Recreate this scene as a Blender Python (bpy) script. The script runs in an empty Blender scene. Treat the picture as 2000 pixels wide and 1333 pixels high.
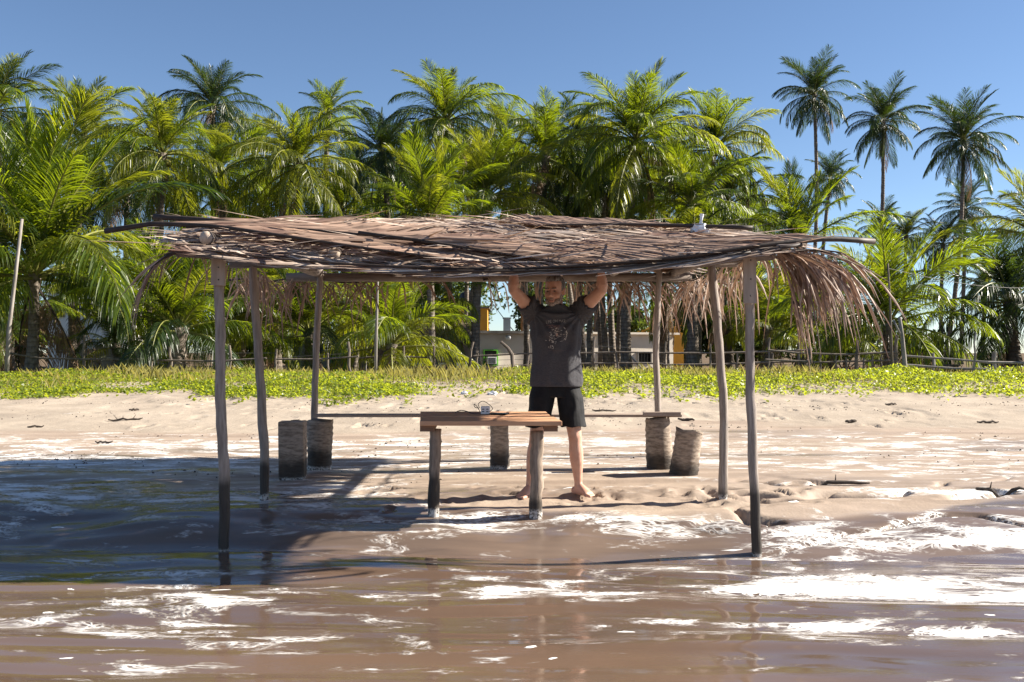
import bpy, bmesh, math, random
import numpy as np
from mathutils import Vector, Matrix, Quaternion
from mathutils.bvhtree import BVHTree

# ------------------------------------------------------------------ camera, sky, sun, exposure
SC = bpy.context.scene
COL = SC.collection
CAMZ, F, HZ = 1.40, 1944.0, 690.0          # eye height, focal length in photo pixels, horizon row
cam_data = bpy.data.cameras.new('camera')
cam_data.sensor_width = 36.0
cam_data.lens = 36.0 * F / 2000.0
cam_data.shift_y = (HZ - 666.5) / 2000.0
cam_data.clip_start = 0.05
cam_data.clip_end = 20000.0
cam = bpy.data.objects.new('camera', cam_data)
cam.location = (0, 0, CAMZ)
cam.rotation_euler = (math.radians(90), 0, 0)
COL.objects.link(cam)
SC.camera = cam

SUN_EL, SUN_AZ = math.radians(32), math.radians(9)     # azimuth measured from +X (right) towards +Y (inland)
sun_dir = Vector((math.cos(SUN_EL) * math.cos(SUN_AZ), math.cos(SUN_EL) * math.sin(SUN_AZ), math.sin(SUN_EL)))
world = bpy.data.worlds.new('World')
SC.world = world
world.use_nodes = True
wn = world.node_tree
wn.nodes.clear()
w_out = wn.nodes.new('ShaderNodeOutputWorld')
w_bg = wn.nodes.new('ShaderNodeBackground')
w_sky = wn.nodes.new('ShaderNodeTexSky')
w_sky.sky_type = 'NISHITA'
w_sky.sun_disc = False
w_sky.sun_elevation = SUN_EL
w_sky.sun_rotation = math.pi / 2 - SUN_AZ
w_sky.altitude = 0
w_sky.air_density = 0.75
w_sky.dust_density = 0.1
w_sky.ozone_density = 3.0
w_bg.inputs['Strength'].default_value = 0.053
wn.links.new(w_sky.outputs[0], w_bg.inputs[0])
wn.links.new(w_bg.outputs[0], w_out.inputs[0])
sun_data = bpy.data.lights.new('sun', 'SUN')
sun_data.energy = 5.0
sun_data.angle = math.radians(0.53)
sun_data.color = (1.0, 0.92, 0.80)
sun = bpy.data.objects.new('sun', sun_data)
sun.rotation_euler = sun_dir.to_track_quat('Z', 'Y').to_euler()
sun.location = (20, 5, 20)
COL.objects.link(sun)
SC.view_settings.view_transform = 'Standard'
SC.view_settings.look = 'None'
SC.view_settings.gamma = 1.0
SC.view_settings.use_curve_mapping = False
SC.view_settings.exposure = 1.55
SC.cycles.use_denoising = True
SC.cycles.max_bounces = 8
SC.cycles.transparent_max_bounces = 8
SC.cycles.caustics_reflective = False
SC.cycles.caustics_refractive = False

RNG = random.Random(7)
NP = np.random.default_rng(11)

def P(px, py, d):
    """photo pixel at a depth in metres -> point of the place"""
    return Vector(((px - 1000.0) / F * d, d, CAMZ - (py - HZ) / F * d))

# ------------------------------------------------------------------ value noise in numpy
def _hash(ix, iy, seed):
    n = (ix.astype(np.int64) * 374761393 + iy.astype(np.int64) * 668265263 + seed * 974634777) & 0xffffffff
    n = ((n ^ (n >> 13)) * 1274126177) & 0xffffffff
    n = n ^ (n >> 16)
    return (n & 0xffff) / 65535.0

def vnoise(x, y, seed=0):
    x = np.asarray(x, float); y = np.asarray(y, float)
    x0 = np.floor(x); y0 = np.floor(y)
    fx = x - x0; fy = y - y0
    fx = fx * fx * fx * (fx * (fx * 6 - 15) + 10); fy = fy * fy * fy * (fy * (fy * 6 - 15) + 10)
    a = _hash(x0, y0, seed); b = _hash(x0 + 1, y0, seed)
    c = _hash(x0, y0 + 1, seed); d = _hash(x0 + 1, y0 + 1, seed)
    return (a * (1 - fx) + b * fx) * (1 - fy) + (c * (1 - fx) + d * fx) * fy - 0.5

def fbm(x, y, seed=0, oct=3):
    r = 0; a = 1.0
    for i in range(oct):
        r = r + a * vnoise(x * 2 ** i + 17.3 * i, y * 2 ** i - 9.1 * i, seed + i)
        a *= 0.5
    return r

def sstep(a, b, x):
    t = np.clip((np.asarray(x, float) - a) / (b - a), 0, 1)
    return t * t * (3 - 2 * t)

def gauss(x, c, w):
    return np.exp(-((x - c) / w) ** 2)

# ------------------------------------------------------------------ materials
MATS = {}
class NT:
    """small helper to write node trees"""
    def __init__(self, name):
        self.m = bpy.data.materials.new(name)
        self.m.use_nodes = True
        self.t = self.m.node_tree
        self.t.nodes.clear()
        self.out = self.n('ShaderNodeOutputMaterial')
    def n(self, kind, **kw):
        nd = self.t.nodes.new(kind)
        for k, v in kw.items():
            setattr(nd, k, v)
        return nd
    def put(self, sock, v):
        if hasattr(v, 'is_output'):
            self.t.links.new(v, sock)
        elif isinstance(v, (tuple, list)) and len(v) == 3 and sock.type == 'RGBA':
            sock.default_value = (*v, 1)
        else:
            sock.default_value = v
    def coord(self, which='Object', scale=(1, 1, 1)):
        if which == 'World':
            o = self.n('ShaderNodeNewGeometry').outputs['Position']
        else:
            o = self.n('ShaderNodeTexCoord').outputs[which]
        mp = self.n('ShaderNodeMapping')
        mp.inputs['Scale'].default_value = scale
        self.t.links.new(o, mp.inputs['Vector'])
        return mp.outputs[0]
    def noise(self, vec, scale, detail=4, rough=0.55, dist=0.0):
        nd = self.n('ShaderNodeTexNoise')
        self.put(nd.inputs['Vector'], vec)
        nd.inputs['Scale'].default_value = scale
        nd.inputs['Detail'].default_value = detail
        nd.inputs['Roughness'].default_value = rough
        nd.inputs['Distortion'].default_value = dist
        return nd.outputs['Fac']
    def math(self, op, a, b=0.0, c=0.0, clamp=False):
        nd = self.n('ShaderNodeMath', operation=op, use_clamp=clamp)
        self.put(nd.inputs[0], a); self.put(nd.inputs[1], b)
        if op in ('MULTIPLY_ADD', 'SMOOTH_MIN', 'WRAP'):
            self.put(nd.inputs[2], c)
        return nd.outputs[0]
    def ramp(self, v, lo, hi, smooth=True):
        nd = self.n('ShaderNodeMapRange', interpolation_type='SMOOTHSTEP' if smooth else 'LINEAR')
        self.put(nd.inputs[0], v); self.put(nd.inputs[1], lo); self.put(nd.inputs[2], hi)
        return nd.outputs[0]
    def mix(self, f, a, b):
        nd = self.n('ShaderNodeMix', data_type='RGBA')
        self.put(nd.inputs[0], f); self.put(nd.inputs[6], a); self.put(nd.inputs[7], b)
        return nd.outputs[2]
    def lerp(self, f, a, b):
        nd = self.n('ShaderNodeMix', data_type='FLOAT')
        self.put(nd.inputs[0], f); self.put(nd.inputs[2], a); self.put(nd.inputs[3], b)
        return nd.outputs[0]
    def attr(self, name):
        return self.n('ShaderNodeAttribute', attribute_name=name).outputs['Fac']
    def rand(self):
        return self.n('ShaderNodeObjectInfo').outputs['Random']
    def zpos(self):
        g = self.n('ShaderNodeNewGeometry').outputs['Position']
        s = self.n('ShaderNodeSeparateXYZ'); self.t.links.new(g, s.inputs[0])
        return s.outputs[2]
    def bump(self, h, strength, dist=0.02):
        nd = self.n('ShaderNodeBump')
        nd.inputs['Strength'].default_value = strength
        nd.inputs['Distance'].default_value = dist
        self.put(nd.inputs['Height'], h)
        return nd.outputs[0]
    def principled(self, color, rough=0.7, normal=None, spec=0.5, ior=1.45, metal=0.0, sss=None):
        b = self.n('ShaderNodeBsdfPrincipled')
        self.put(b.inputs['Base Color'], color); self.put(b.inputs['Roughness'], rough)
        self.put(b.inputs['Specular IOR Level'], spec); self.put(b.inputs['IOR'], ior)
        self.put(b.inputs['Metallic'], metal)
        if normal is not None: self.put(b.inputs['Normal'], normal)
        if sss:
            b.inputs['Subsurface Weight'].default_value = sss
            b.inputs['Subsurface Radius'].default_value = (0.02, 0.008, 0.004)
        return b.outputs[0]
    def done(self, shader):
        self.t.links.new(shader, self.out.inputs[0])
        MATS[self.m.name] = self.m
        return self.m

def plain(name, c1, c2=None, rough=0.75, scale=6.0, stretch=(1, 1, 1), bump=0.25, spec=0.4, detail=5):
    t = NT(name)
    v = t.coord('Object', stretch)
    n = t.noise(v, scale, detail, 0.6)
    c2 = c2 or tuple(x * 0.7 for x in c1)
    col = t.mix(t.ramp(n, 0.32, 0.68), c1, c2)
    return t.done(t.principled(col, rough, t.bump(n, bump, 0.01), spec))

def leafmat(name, c1, c2, trans, dry=0.0, tw=0.45, gloss=0.35):
    """thin leaf: diffuse + light passing through + waxy sheen"""
    t = NT(name)
    r = t.rand()
    n = t.noise(t.coord('World'), 0.9, 2)
    isl = t.n('ShaderNodeNewGeometry').outputs['Random Per Island']
    f = t.math('ADD', t.math('MULTIPLY', r, 0.45), t.math('ADD', t.math('MULTIPLY', n, 0.3), t.math('MULTIPLY', isl, 0.4)), clamp=True)
    col = t.mix(f, c1, c2)
    p = t.principled(col, gloss, None, 0.45)
    tr = t.n('ShaderNodeBsdfTranslucent')
    t.put(tr.inputs['Color'], t.mix(f, trans, tuple(x * 0.75 for x in trans)))
    mx = t.n('ShaderNodeMixShader'); mx.inputs[0].default_value = tw
    t.t.links.new(p, mx.inputs[1]); t.t.links.new(tr.outputs[0], mx.inputs[2])
    return t.done(mx.outputs[0])

leafmat('palm_leaf', (0.068, 0.098, 0.010), (0.015, 0.036, 0.007), (0.46, 0.58, 0.014), tw=0.38, gloss=0.36)
leafmat('palm_leaf_yellow', (0.135, 0.14, 0.018), (0.055, 0.08, 0.012), (0.58, 0.62, 0.025), tw=0.40, gloss=0.38)
leafmat('palm_leaf_dark', (0.034, 0.058, 0.016), (0.015, 0.032, 0.011), (0.12, 0.19, 0.015), tw=0.28, gloss=0.36)
leafmat('dry_leaf', (0.27, 0.18, 0.105), (0.16, 0.10, 0.06), (0.28, 0.18, 0.09), tw=0.25, gloss=0.6)
leafmat('vine_leaf', (0.23, 0.27, 0.035), (0.07, 0.115, 0.02), (0.66, 0.74, 0.04), tw=0.45, gloss=0.4)
leafmat('grass_blade', (0.30, 0.27, 0.10), (0.17, 0.18, 0.05), (0.50, 0.44, 0.10), tw=0.38, gloss=0.5)
leafmat('shrub_leaf', (0.055, 0.085, 0.02), (0.03, 0.055, 0.015), (0.18, 0.24, 0.03), tw=0.35, gloss=0.45)
plain('midrib_green', (0.20, 0.20, 0.05), (0.12, 0.13, 0.03), 0.5, 8)
plain('midrib_dry', (0.055, 0.038, 0.03), (0.03, 0.022, 0.018), 0.6, 10)

# ------------------------------------------------------------------ mesh building
class MB:
    def __init__(self):
        self.v = []; self.f = []; self.m = []
    def poly(self, pts, m=0):
        b = len(self.v)
        self.v += [tuple(p) for p in pts]
        self.f.append(tuple(range(b, b + len(pts)))); self.m.append(m)
    def tube(self, pts, rad, sides=8, m=0, cap=True, squash=None, jit=0.0, rng=RNG):
        pts = [Vector(p) for p in pts]
        if not hasattr(rad, '__len__'): rad = [rad] * len(pts)
        b = len(self.v); n = len(pts)
        ref = None
        for i, p in enumerate(pts):
            d = (pts[min(i + 1, n - 1)] - pts[max(i - 1, 0)]).normalized()
            if ref is None:
                ref = Vector((1, 0, 0)) if abs(d.x) < 0.8 else Vector((0, 0, 1))
            u = (ref - d * ref.dot(d)).normalized(); w = d.cross(u); ref = u
            for k in range(sides):
                a = 2 * math.pi * k / sides
                r = rad[i] * (1 + (rng.uniform(-jit, jit) if jit else 0))
                su = squash or 1.0
                self.v.append(tuple(p + u * math.cos(a) * r + w * math.sin(a) * r * su))
        for i in range(n - 1):
            for k in range(sides):
                k2 = (k + 1) % sides
                self.f.append((b + i * sides + k, b + i * sides + k2, b + (i + 1) * sides + k2, b + (i + 1) * sides + k)); self.m.append(m)
        if cap:
            self.f.append(tuple(b + k for k in reversed(range(sides)))); self.m.append(m)
            self.f.append(tuple(b + (n - 1) * sides + k for k in range(sides))); self.m.append(m)
    def box(self, c, s, m=0, rot=None, jit=0.0):
        c = Vector(c); b = len(self.v)
        for dz in (-.5, .5):
            for dx, dy in ((-.5, -.5), (.5, -.5), (.5, .5), (-.5, .5)):
                p = Vector((dx * s[0], dy * s[1], dz * s[2]))
                if jit: p += Vector((RNG.uniform(-jit, jit), RNG.uniform(-jit, jit), RNG.uniform(-jit, jit)))
                if rot is not None: p = rot @ p
                self.v.append(tuple(c + p))
        for q in ((3, 2, 1, 0), (4, 5, 6, 7), (0, 1, 5, 4), (1, 2, 6, 5), (2, 3, 7, 6), (3, 0, 4, 7)):
            self.f.append(tuple(b + i for i in q)); self.m.append(m)
    def ellipsoid(self, c, r, rot=None, seg=12, rings=8, m=0):
        c = Vector(c); b = len(self.v)
        for i in range(rings + 1):
            th = math.pi * i / rings
            th = min(max(th, 0.02), math.pi - 0.02)
            for k in range(seg):
                a = 2 * math.pi * k / seg
                p = Vector((r[0] * math.sin(th) * math.cos(a), r[1] * math.sin(th) * math.sin(a), r[2] * math.cos(th)))
                if rot is not None: p = rot @ p
                self.v.append(tuple(c + p))
        for i in range(rings):
            for k in range(seg):
                k2 = (k + 1) % seg
                self.f.append((b + i * seg + k, b + (i + 1) * seg + k, b + (i + 1) * seg + k2, b + i * seg + k2)); self.m.append(m)
        self.f.append(tuple(b + k for k in range(seg))); self.m.append(m)
        self.f.append(tuple(b + rings * seg + k for k in reversed(range(seg)))); self.m.append(m)
    def loft(self, secs, seg=20, m=0, power=2.0):
        """secs: (centre, half-width vector, half-depth vector)"""
        b = len(self.v); n = len(secs)
        for c, u, w in secs:
            c = Vector(c); u = Vector(u); w = Vector(w)
            for k in range(seg):
                a = 2 * math.pi * k / seg
                ca, sa = math.cos(a), math.sin(a)
                q = (abs(ca) ** power + abs(sa) ** power) ** (-1 / power)
                self.v.append(tuple(c + u * ca * q + w * sa * q))
        for i in range(n - 1):
            for k in range(seg):
                k2 = (k + 1) % seg
                self.f.append((b + i * seg + k, b + i * seg + k2, b + (i + 1) * seg + k2, b + (i + 1) * seg + k)); self.m.append(m)
        self.f.append(tuple(b + k for k in reversed(range(seg)))); self.m.append(m)
        self.f.append(tuple(b + (n - 1) * seg + k for k in range(seg))); self.m.append(m)
    def mesh(self, name, mats, smooth=False):
        me = bpy.data.meshes.new(name)
        me.from_pydata(self.v, [], self.f)
        for m in ([mats] if isinstance(mats, str) else mats):
            me.materials.append(MATS[m])
        me.polygons.foreach_set('material_index', self.m)
        if smooth: me.polygons.foreach_set('use_smooth', [True] * len(self.f))
        me.update()
        return me
    def build(self, name, mats, parent=None, smooth=False, loc=None):
        return link(name, self.mesh(name, mats, smooth), parent, loc)

def link(name, me, parent=None, loc=None):
    o = bpy.data.objects.new(name, me)
    COL.objects.link(o)
    if parent is not None: o.parent = parent
    if loc is not None: o.location = loc
    return o

def tag(o, label=None, cat=None, group=None, kind=None):
    if label: o['label'] = label
    if cat: o['category'] = cat
    if group: o['group'] = group
    if kind: o['kind'] = kind
    return o

def thing(name, loc, label, cat, group=None, rz=0.0):
    o = bpy.data.objects.new(name, None)
    o.empty_display_size = 0.2
    COL.objects.link(o)
    o.location = loc; o.rotation_euler = (0, 0, rz)
    return tag(o, label, cat, group)

def wob(a, b, n, amp, rng=RNG):
    """a slightly crooked line from a to b"""
    a = Vector(a); b = Vector(b); out = []
    ph = [rng.uniform(0, 6.28) for _ in range(4)]
    for i in range(n):
        t = i / (n - 1)
        e = math.sin(math.pi * t) ** 0.5 if 0 < t < 1 else 0
        out.append(a.lerp(b, t) + Vector((math.sin(4 * t + ph[0]) + .5 * math.sin(9 * t + ph[1]),
                                          math.sin(4 * t + ph[2]) + .5 * math.sin(9 * t + ph[3]), 0)) * amp * e)
    return out

def grid_mesh(name, xs, ys, zfun, mat, attrs):
    X, Y = np.meshgrid(xs, ys)
    Z = zfun(X, Y)
    nx, ny = len(xs), len(ys)
    co = np.stack([X, Y, Z], -1).reshape(-1, 3)
    i = np.arange(ny - 1)[:, None] * nx + np.arange(nx - 1)[None, :]
    q = np.stack([i, i + 1, i + nx + 1, i + nx], -1).reshape(-1, 4)
    me = bpy.data.meshes.new(name)
    me.vertices.add(len(co)); me.vertices.foreach_set('co', co.ravel())
    me.loops.add(q.size); me.loops.foreach_set('vertex_index', q.ravel().astype(np.int32))
    me.polygons.add(len(q)); me.polygons.foreach_set('loop_start', (np.arange(len(q)) * 4).astype(np.int32))
    me.polygons.foreach_set('use_smooth', np.ones(len(q), bool))
    me.materials.append(MATS[mat])
    for k, fn in attrs.items():
        a = me.attributes.new(k, 'FLOAT', 'POINT')
        a.data.foreach_set('value', np.asarray(fn(X, Y), np.float32).ravel())
    me.update(calc_edges=True)
    return link(name, me)

def soup(name, V, nper, mat):
    """many loose faces of nper corners each, one mesh. V: (n, nper, 3)"""
    n = len(V)
    me = bpy.data.meshes.new(name)
    me.vertices.add(n * nper); me.vertices.foreach_set('co', V.astype(np.float32).ravel())
    me.loops.add(n * nper); me.loops.foreach_set('vertex_index', np.arange(n * nper, dtype=np.int32))
    me.polygons.add(n); me.polygons.foreach_set('loop_start', (np.arange(n) * nper).astype(np.int32))
    me.materials.append(MATS[mat])
    me.update(calc_edges=True)
    return me
# ------------------------------------------------------------------ ground, water, foam
_D = [-400, 0, 4, 5.8, 6.4, 6.8, 7.15, 7.5, 7.9, 9.5, 10.5, 13, 17, 20, 23, 30, 40, 60, 200, 9000]
_Z = [-8, -1.75, -1.58, -1.475, -1.42, -1.36, -1.27, -1.19, -1.155, -1.12, -1.085, -.95, -.74, -.60, -.56, -.80, -1.0, -1.03, -1.05, -1.05]
WATER = 0.02

_fr = random.Random(77)
FOOT = [(_fr.uniform(-1.3, 2.6), _fr.gauss(8.05, .22), _fr.uniform(0, 3.14), _fr.uniform(.07, .12), _fr.uniform(.015, .032)) for _ in range(46)]
FOOT += [(_fr.uniform(-5, 6), _fr.uniform(12.6, 16.8), _fr.uniform(0, 3.14), _fr.uniform(.10, .16), _fr.uniform(.02, .045)) for _ in range(90)]
def ground_z(x, y):
    x, y = np.broadcast_arrays(np.asarray(x, float), np.asarray(y, float))
    z = CAMZ + np.interp(y + 0.35 * fbm(x * .35, y * .2, 3) * sstep(5, 7, y) * (1 - sstep(9, 12, y)) - 0.035 * np.clip(x, -6, 6) * gauss(y, 6.8, 1.2), _D, _Z)
    near = gauss(y, 7.1, 0.75)
    z = z + near * 0.060 * fbm(x * 0.9 + .6 * fbm(x * .5, y * .8, 21), y * 2.2, 5, 3)          # lumps of wet sand
    # scarps and little channels to the right
    rid = np.abs(fbm(x * .55 + .35 * y, y * 1.6 - .3 * x, 31, 3))
    z = z - 0.13 * np.exp(-(rid / .03) ** 2) * gauss(y, 7.75, .8) * sstep(0.6, 2.2, x)
    # low steps parallel to the water
    st = y + .30 * fbm(x * .5, y * .5, 8)
    z = z + 0.018 * (sstep(8.05, 8.12, st) + sstep(8.6, 8.66, st)) * sstep(-2, 1, x) - 0.03 * sstep(9, 11, y) * sstep(-2, 1, x) * (1 - sstep(11, 14, y))
    # trodden sand round the man and the table
    tr = np.exp(-(((x - .5) / 2.4) ** 2 + ((y - 8.05) / .50) ** 2))
    z = z - .012 * tr * sstep(.10, .26, fbm(x * 3.6, y * 5.2, 9, 2)) + .020 * tr * fbm(x * 8, y * 9, 12, 2)
    if len(FOOT):
        for fx, fy, fa, fl, fd in FOOT:
            k = (np.abs(x - fx) < .4) & (np.abs(y - fy) < .4)
            if not k.any(): continue
            xa = (x[k] - fx) * math.cos(fa) + (y[k] - fy) * math.sin(fa); ya = -(x[k] - fx) * math.sin(fa) + (y[k] - fy) * math.cos(fa)
            q = np.sqrt((xa / fl) ** 2 + (ya / (fl * .42)) ** 2)
            z[k] += fd * (-(1 - sstep(.75, 1.05, q)) + .45 * np.exp(-((q - 1.25) / .22) ** 2))
    # dry upper beach: footprints and hummocks
    up = sstep(11.5, 14.5, y) * (1 - sstep(24, 30, y))
    z = z + up * (.030 * fbm(x * 1.3, y * 1.3, 14, 3) - .02 * sstep(.18, .36, fbm(x * 2.3, y * 2.3, 15, 2)))
    z = z + .035 * gauss(y + .3 * fbm(x * .4, 0 * y, 18), 14.2, .35) * (0.6 + fbm(x * .6, y * .6, 19))
    # shallow pool far left
    pool = np.exp(-(((x + 5.0) / 1.5) ** 2 + ((y - 10.45) / .36) ** 2) ** 2)
    z = z * (1 - pool) + (CAMZ - 1.10) * pool
    # ripples of the back-wash under the thin film
    z = z + .006 * np.sin(y * 11 + 2.2 * fbm(x * .5, y * .7, 41) + x * .5) * gauss(y, 6.9, .7) * (1 - sstep(-.5, 1.5, x))
    return z

def gz(x, y):
    return float(ground_z(np.array([x]), np.array([y]))[0])

def foam_density(x, y):
    """how much foam lies where (0..1), the lace itself is in the material"""
    n1 = fbm(x * .45, y * 1.3, 51, 3)
    n2 = fbm(x * .22 + 4, y * .7, 61, 2)
    d = .25 * gauss(y + .55 * n2 + .25 * n1, 5.72, .22) * sstep(-2.6, -.6, x)                # line of foam across the near water
    d += (.20 + .25 * n1) * sstep(.7, 2.0, x) * gauss(y - .12 * x, 5.40, .60)                   # right hand patches
    d += .26 * gauss(y + .18 * (x - 2.0), 4.95, .10) * sstep(.4, .9, x) * (1 - sstep(2.6, 3.0, x))
    d += .42 * gauss(y + .55 * n1, 7.15, .32) * sstep(-1.6, -.2, x)                # foamy edge on the sand
    d += .42 * gauss(y + .4 * n2, 8.25, .28) * sstep(2.2, 3.4, x)
    d += .30 * gauss(y, 10.0, 1.4)                                                   # streaks left on the wet beach
    d += .24 * gauss(y, 11.6, .8)
    d += .36 * gauss(y, 8.0, .8) * (1 - sstep(-1.6, -.2, x))
    d += .16 * np.exp(-(((x + 4.6) / 1.8) ** 2 + ((y - 10.0) / .28) ** 2))
    d += .12 * (1 - sstep(6.0, 6.6, y)) + .16 * np.exp(-(((x + 1.9) / .8) ** 2 + ((y - 4.8) / .7) ** 2))
    d += .55 * n1 * gauss(y, 6.5, 2.2) * .35 + .10 * n2
    nb = fbm(x * 1.1 + 2, y * 3.2, 66, 3)
    d = d * np.where(y < 6.6, np.clip(.85 + 1.5 * nb, .2, 1.25), 1.0)
    d = d + .05 * (y < 6.6)
    return np.clip(d, 0, 1) * (1 - sstep(12.4, 13.6, y)) * sstep(2.0, 3.0, y)

def wet(x, y):
    sh = 7.25 + .95 * (1 - sstep(-1.8, -.2, x)) + .25 * sstep(2.5, 4, x)
    a = 1 - sstep(sh, sh + .45, y + .8 * fbm(x * .6, y * .8, 71))
    b = (1 - sstep(12.2, 13.4, y + 1.2 * fbm(x * .3, y * .8, 72))) * (.55 + .5 * fbm(x * .35, y * 2.2, 73))
    p = np.exp(-(((x + 5.0) / 1.5) ** 2 + ((y - 10.45) / .36) ** 2) ** 2)
    return np.clip(np.maximum(np.maximum(a, b), p * 1.3), 0, 1)

def soil(x, y):
    return sstep(24, 29, y + 3 * fbm(x * .2, y * .2, 81)) + .75 * np.exp(-(((x + .9) / 1.1) ** 2)) * sstep(19, 22, y)

def foam_nodes(t):
    w = t.coord('World', (0.55, 1.35, 1.0))
    warp = t.n('ShaderNodeTexNoise'); t.put(warp.inputs['Vector'], w); warp.inputs['Scale'].default_value = 1.7
    vm = t.n('ShaderNodeVectorMath', operation='MULTIPLY_ADD')
    t.put(vm.inputs[0], warp.outputs['Color']); vm.inputs[1].default_value = (.5, .5, 0); t.put(vm.inputs[2], w)
    big = t.noise(vm.outputs[0], 4.0, 7, .64)
    fine = t.noise(vm.outputs[0], 22.0, 3, .6)
    vo = t.n('ShaderNodeTexVoronoi', feature='DISTANCE_TO_EDGE'); t.put(vo.inputs['Vector'], vm.outputs[0]); vo.inputs['Scale'].default_value = 13
    s = t.math('ADD', t.math('MULTIPLY', big, 1.0), t.math('MULTIPLY', fine, .16))
    vo2 = t.n('ShaderNodeTexVoronoi', feature='DISTANCE_TO_EDGE'); t.put(vo2.inputs['Vector'], vm.outputs[0]); vo2.inputs['Scale'].default_value = 34
    l1 = t.math('SUBTRACT', 1.0, t.ramp(vo.outputs['Distance'], .03, .16)); l2 = t.math('SUBTRACT', 1.0, t.ramp(vo2.outputs['Distance'], .04, .22))
    lace = t.math('MAXIMUM', l1, t.math('MULTIPLY', l2, .75))
    thr = t.math('SUBTRACT', 0.815, t.math('MULTIPLY', t.attr('foam'), .55))
    lo = t.math('SUBTRACT', s, thr)
    core = t.ramp(t.math('ADD', lo, t.math('MULTIPLY', t.math('SUBTRACT', lace, .5), .05)), 0.015, 0.085)
    rim = t.math('MULTIPLY', t.ramp(lo, -.10, .03), lace)
    vd = t.n('ShaderNodeTexVoronoi', feature='F1'); t.put(vd.inputs['Vector'], vm.outputs[0]); vd.inputs['Scale'].default_value = 9.0; vd.inputs['Randomness'].default_value = 1.0
    sc = t.n('ShaderNodeSeparateColor'); t.t.links.new(vd.outputs['Color'], sc.inputs[0])
    pick = t.math('LESS_THAN', sc.outputs[0], t.math('ADD', .0, t.math('MULTIPLY', t.attr('foam'), .7)))
    rad = t.math('MULTIPLY', t.math('ADD', t.math('MULTIPLY', t.math('POWER', sc.outputs[1], 2.0), .24), .04), 1.0)
    dd = t.math('SUBTRACT', rad, t.math('ADD', vd.outputs['Distance'], t.math('MULTIPLY', t.math('SUBTRACT', fine, .5), .5)))
    dots = t.math('MULTIPLY', t.ramp(dd, 0.0, .03), pick)
    return t.math('MAXIMUM', t.math('MAXIMUM', core, dots), t.math('MULTIPLY', rim, .8)), fine

def ground_material():
    t = NT('beach_sand')
    v = t.coord('World')
    wt, so = t.attr('wet'), t.attr('soil')
    n1 = t.noise(v, 1.3, 5, .6); n2 = t.noise(v, 38, 3, .7); n3 = t.noise(t.coord('World', (.25, 1.6, 1)), 3.0, 4)
    dry = t.mix(t.ramp(n1, .3, .7), (.405, .34, .27), (.315, .262, .208))
    dry = t.mix(t.ramp(n2, .60, .72), dry, (.22, .165, .125))
    wetc = t.mix(t.ramp(n3, .3, .7), (.175, .128, .10), (.115, .085, .07))
    mid = t.mix(t.ramp(n3, .35, .65), (.36, .285, .225), (.27, .21, .165))
    c = t.mix(t.ramp(wt, .05, .45), dry, mid)
    c = t.mix(t.ramp(wt, .72, 1.0), c, wetc)
    soilc = t.mix(t.ramp(n1, .35, .65), (.17, .12, .075), (.085, .062, .04))
    c = t.mix(so, c, soilc)
    f, fine = foam_nodes(t)
    c = t.mix(f, c, (.80, .78, .75))
    r = t.lerp(t.ramp(wt, .30, .95), .92, t.lerp(n3, .05, .34))
    r = t.lerp(f, r, .65)
    h = t.math('ADD', t.math('ADD', t.math('MULTIPLY', t.noise(v, 9, 4, .65), t.lerp(wt, 1.5, .1)), t.math('MULTIPLY', n2, t.lerp(wt, .7, .05))), t.math('MULTIPLY', f, t.lerp(fine, .3, .9)))
    sp = t.lerp(t.ramp(wt, .35, 1.0), .12, .5)
    t.done(t.principled(c, r, t.bump(h, .55, .012), sp, 1.36))

def water_material():
    t = NT('shallow_water')
    n3 = t.noise(t.coord('World', (.22, .8, 1)), 1.6, 4)
    body = t.mix(t.ramp(n3, .3, .7), (.150, .097, .066), (.105, .070, .052))
    f, fine = foam_nodes(t)
    c = t.mix(f, body, (.82, .80, .77))
    rip = t.noise(t.coord('World', (.6, 2.2, 1)), 13.0, 5, .62)
    rip2 = t.noise(t.coord('World', (.5, 1.4, 1)), 2.2, 2, .5)
    h = t.math('ADD', t.math('MULTIPLY', rip, t.lerp(t.ramp(rip2, .42, .66), .05, .34)), t.math('MULTIPLY', f, t.lerp(fine, .3, 1.2)))
    t.done(t.principled(c, t.lerp(f, .025, .6), t.bump(h, .40, .02), .5, 1.58))

ground_material(); water_material()

def spaced(lo, hi, step, lo_out, hi_out, g=1.12):
    mid = list(np.arange(lo, hi + 1e-6, step)); a = []; s = step; p = lo
    while p > lo_out: s *= g; p -= s; a.append(p)
    b = []; s = step; p = hi
    while p < hi_out: s *= g; p += s; b.append(p)
    return np.array(a[::-1] + mid + b)
gx = spaced(-6, 6, .032, -6000, 6000, 1.10)
gy = np.concatenate([spaced(5.6, 10.6, .022, -400, 10.7, 1.15)[:-1], spaced(10.7, 26, .07, 10.65, 9000, 1.12)[1:]])
gy = np.unique(np.round(gy, 4))
ground = tag(grid_mesh('ground', gx, gy, ground_z, 'beach_sand', {'wet': wet, 'foam': foam_density, 'soil': lambda x, y: np.clip(soil(x, y), 0, 1)}), kind='structure')

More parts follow.
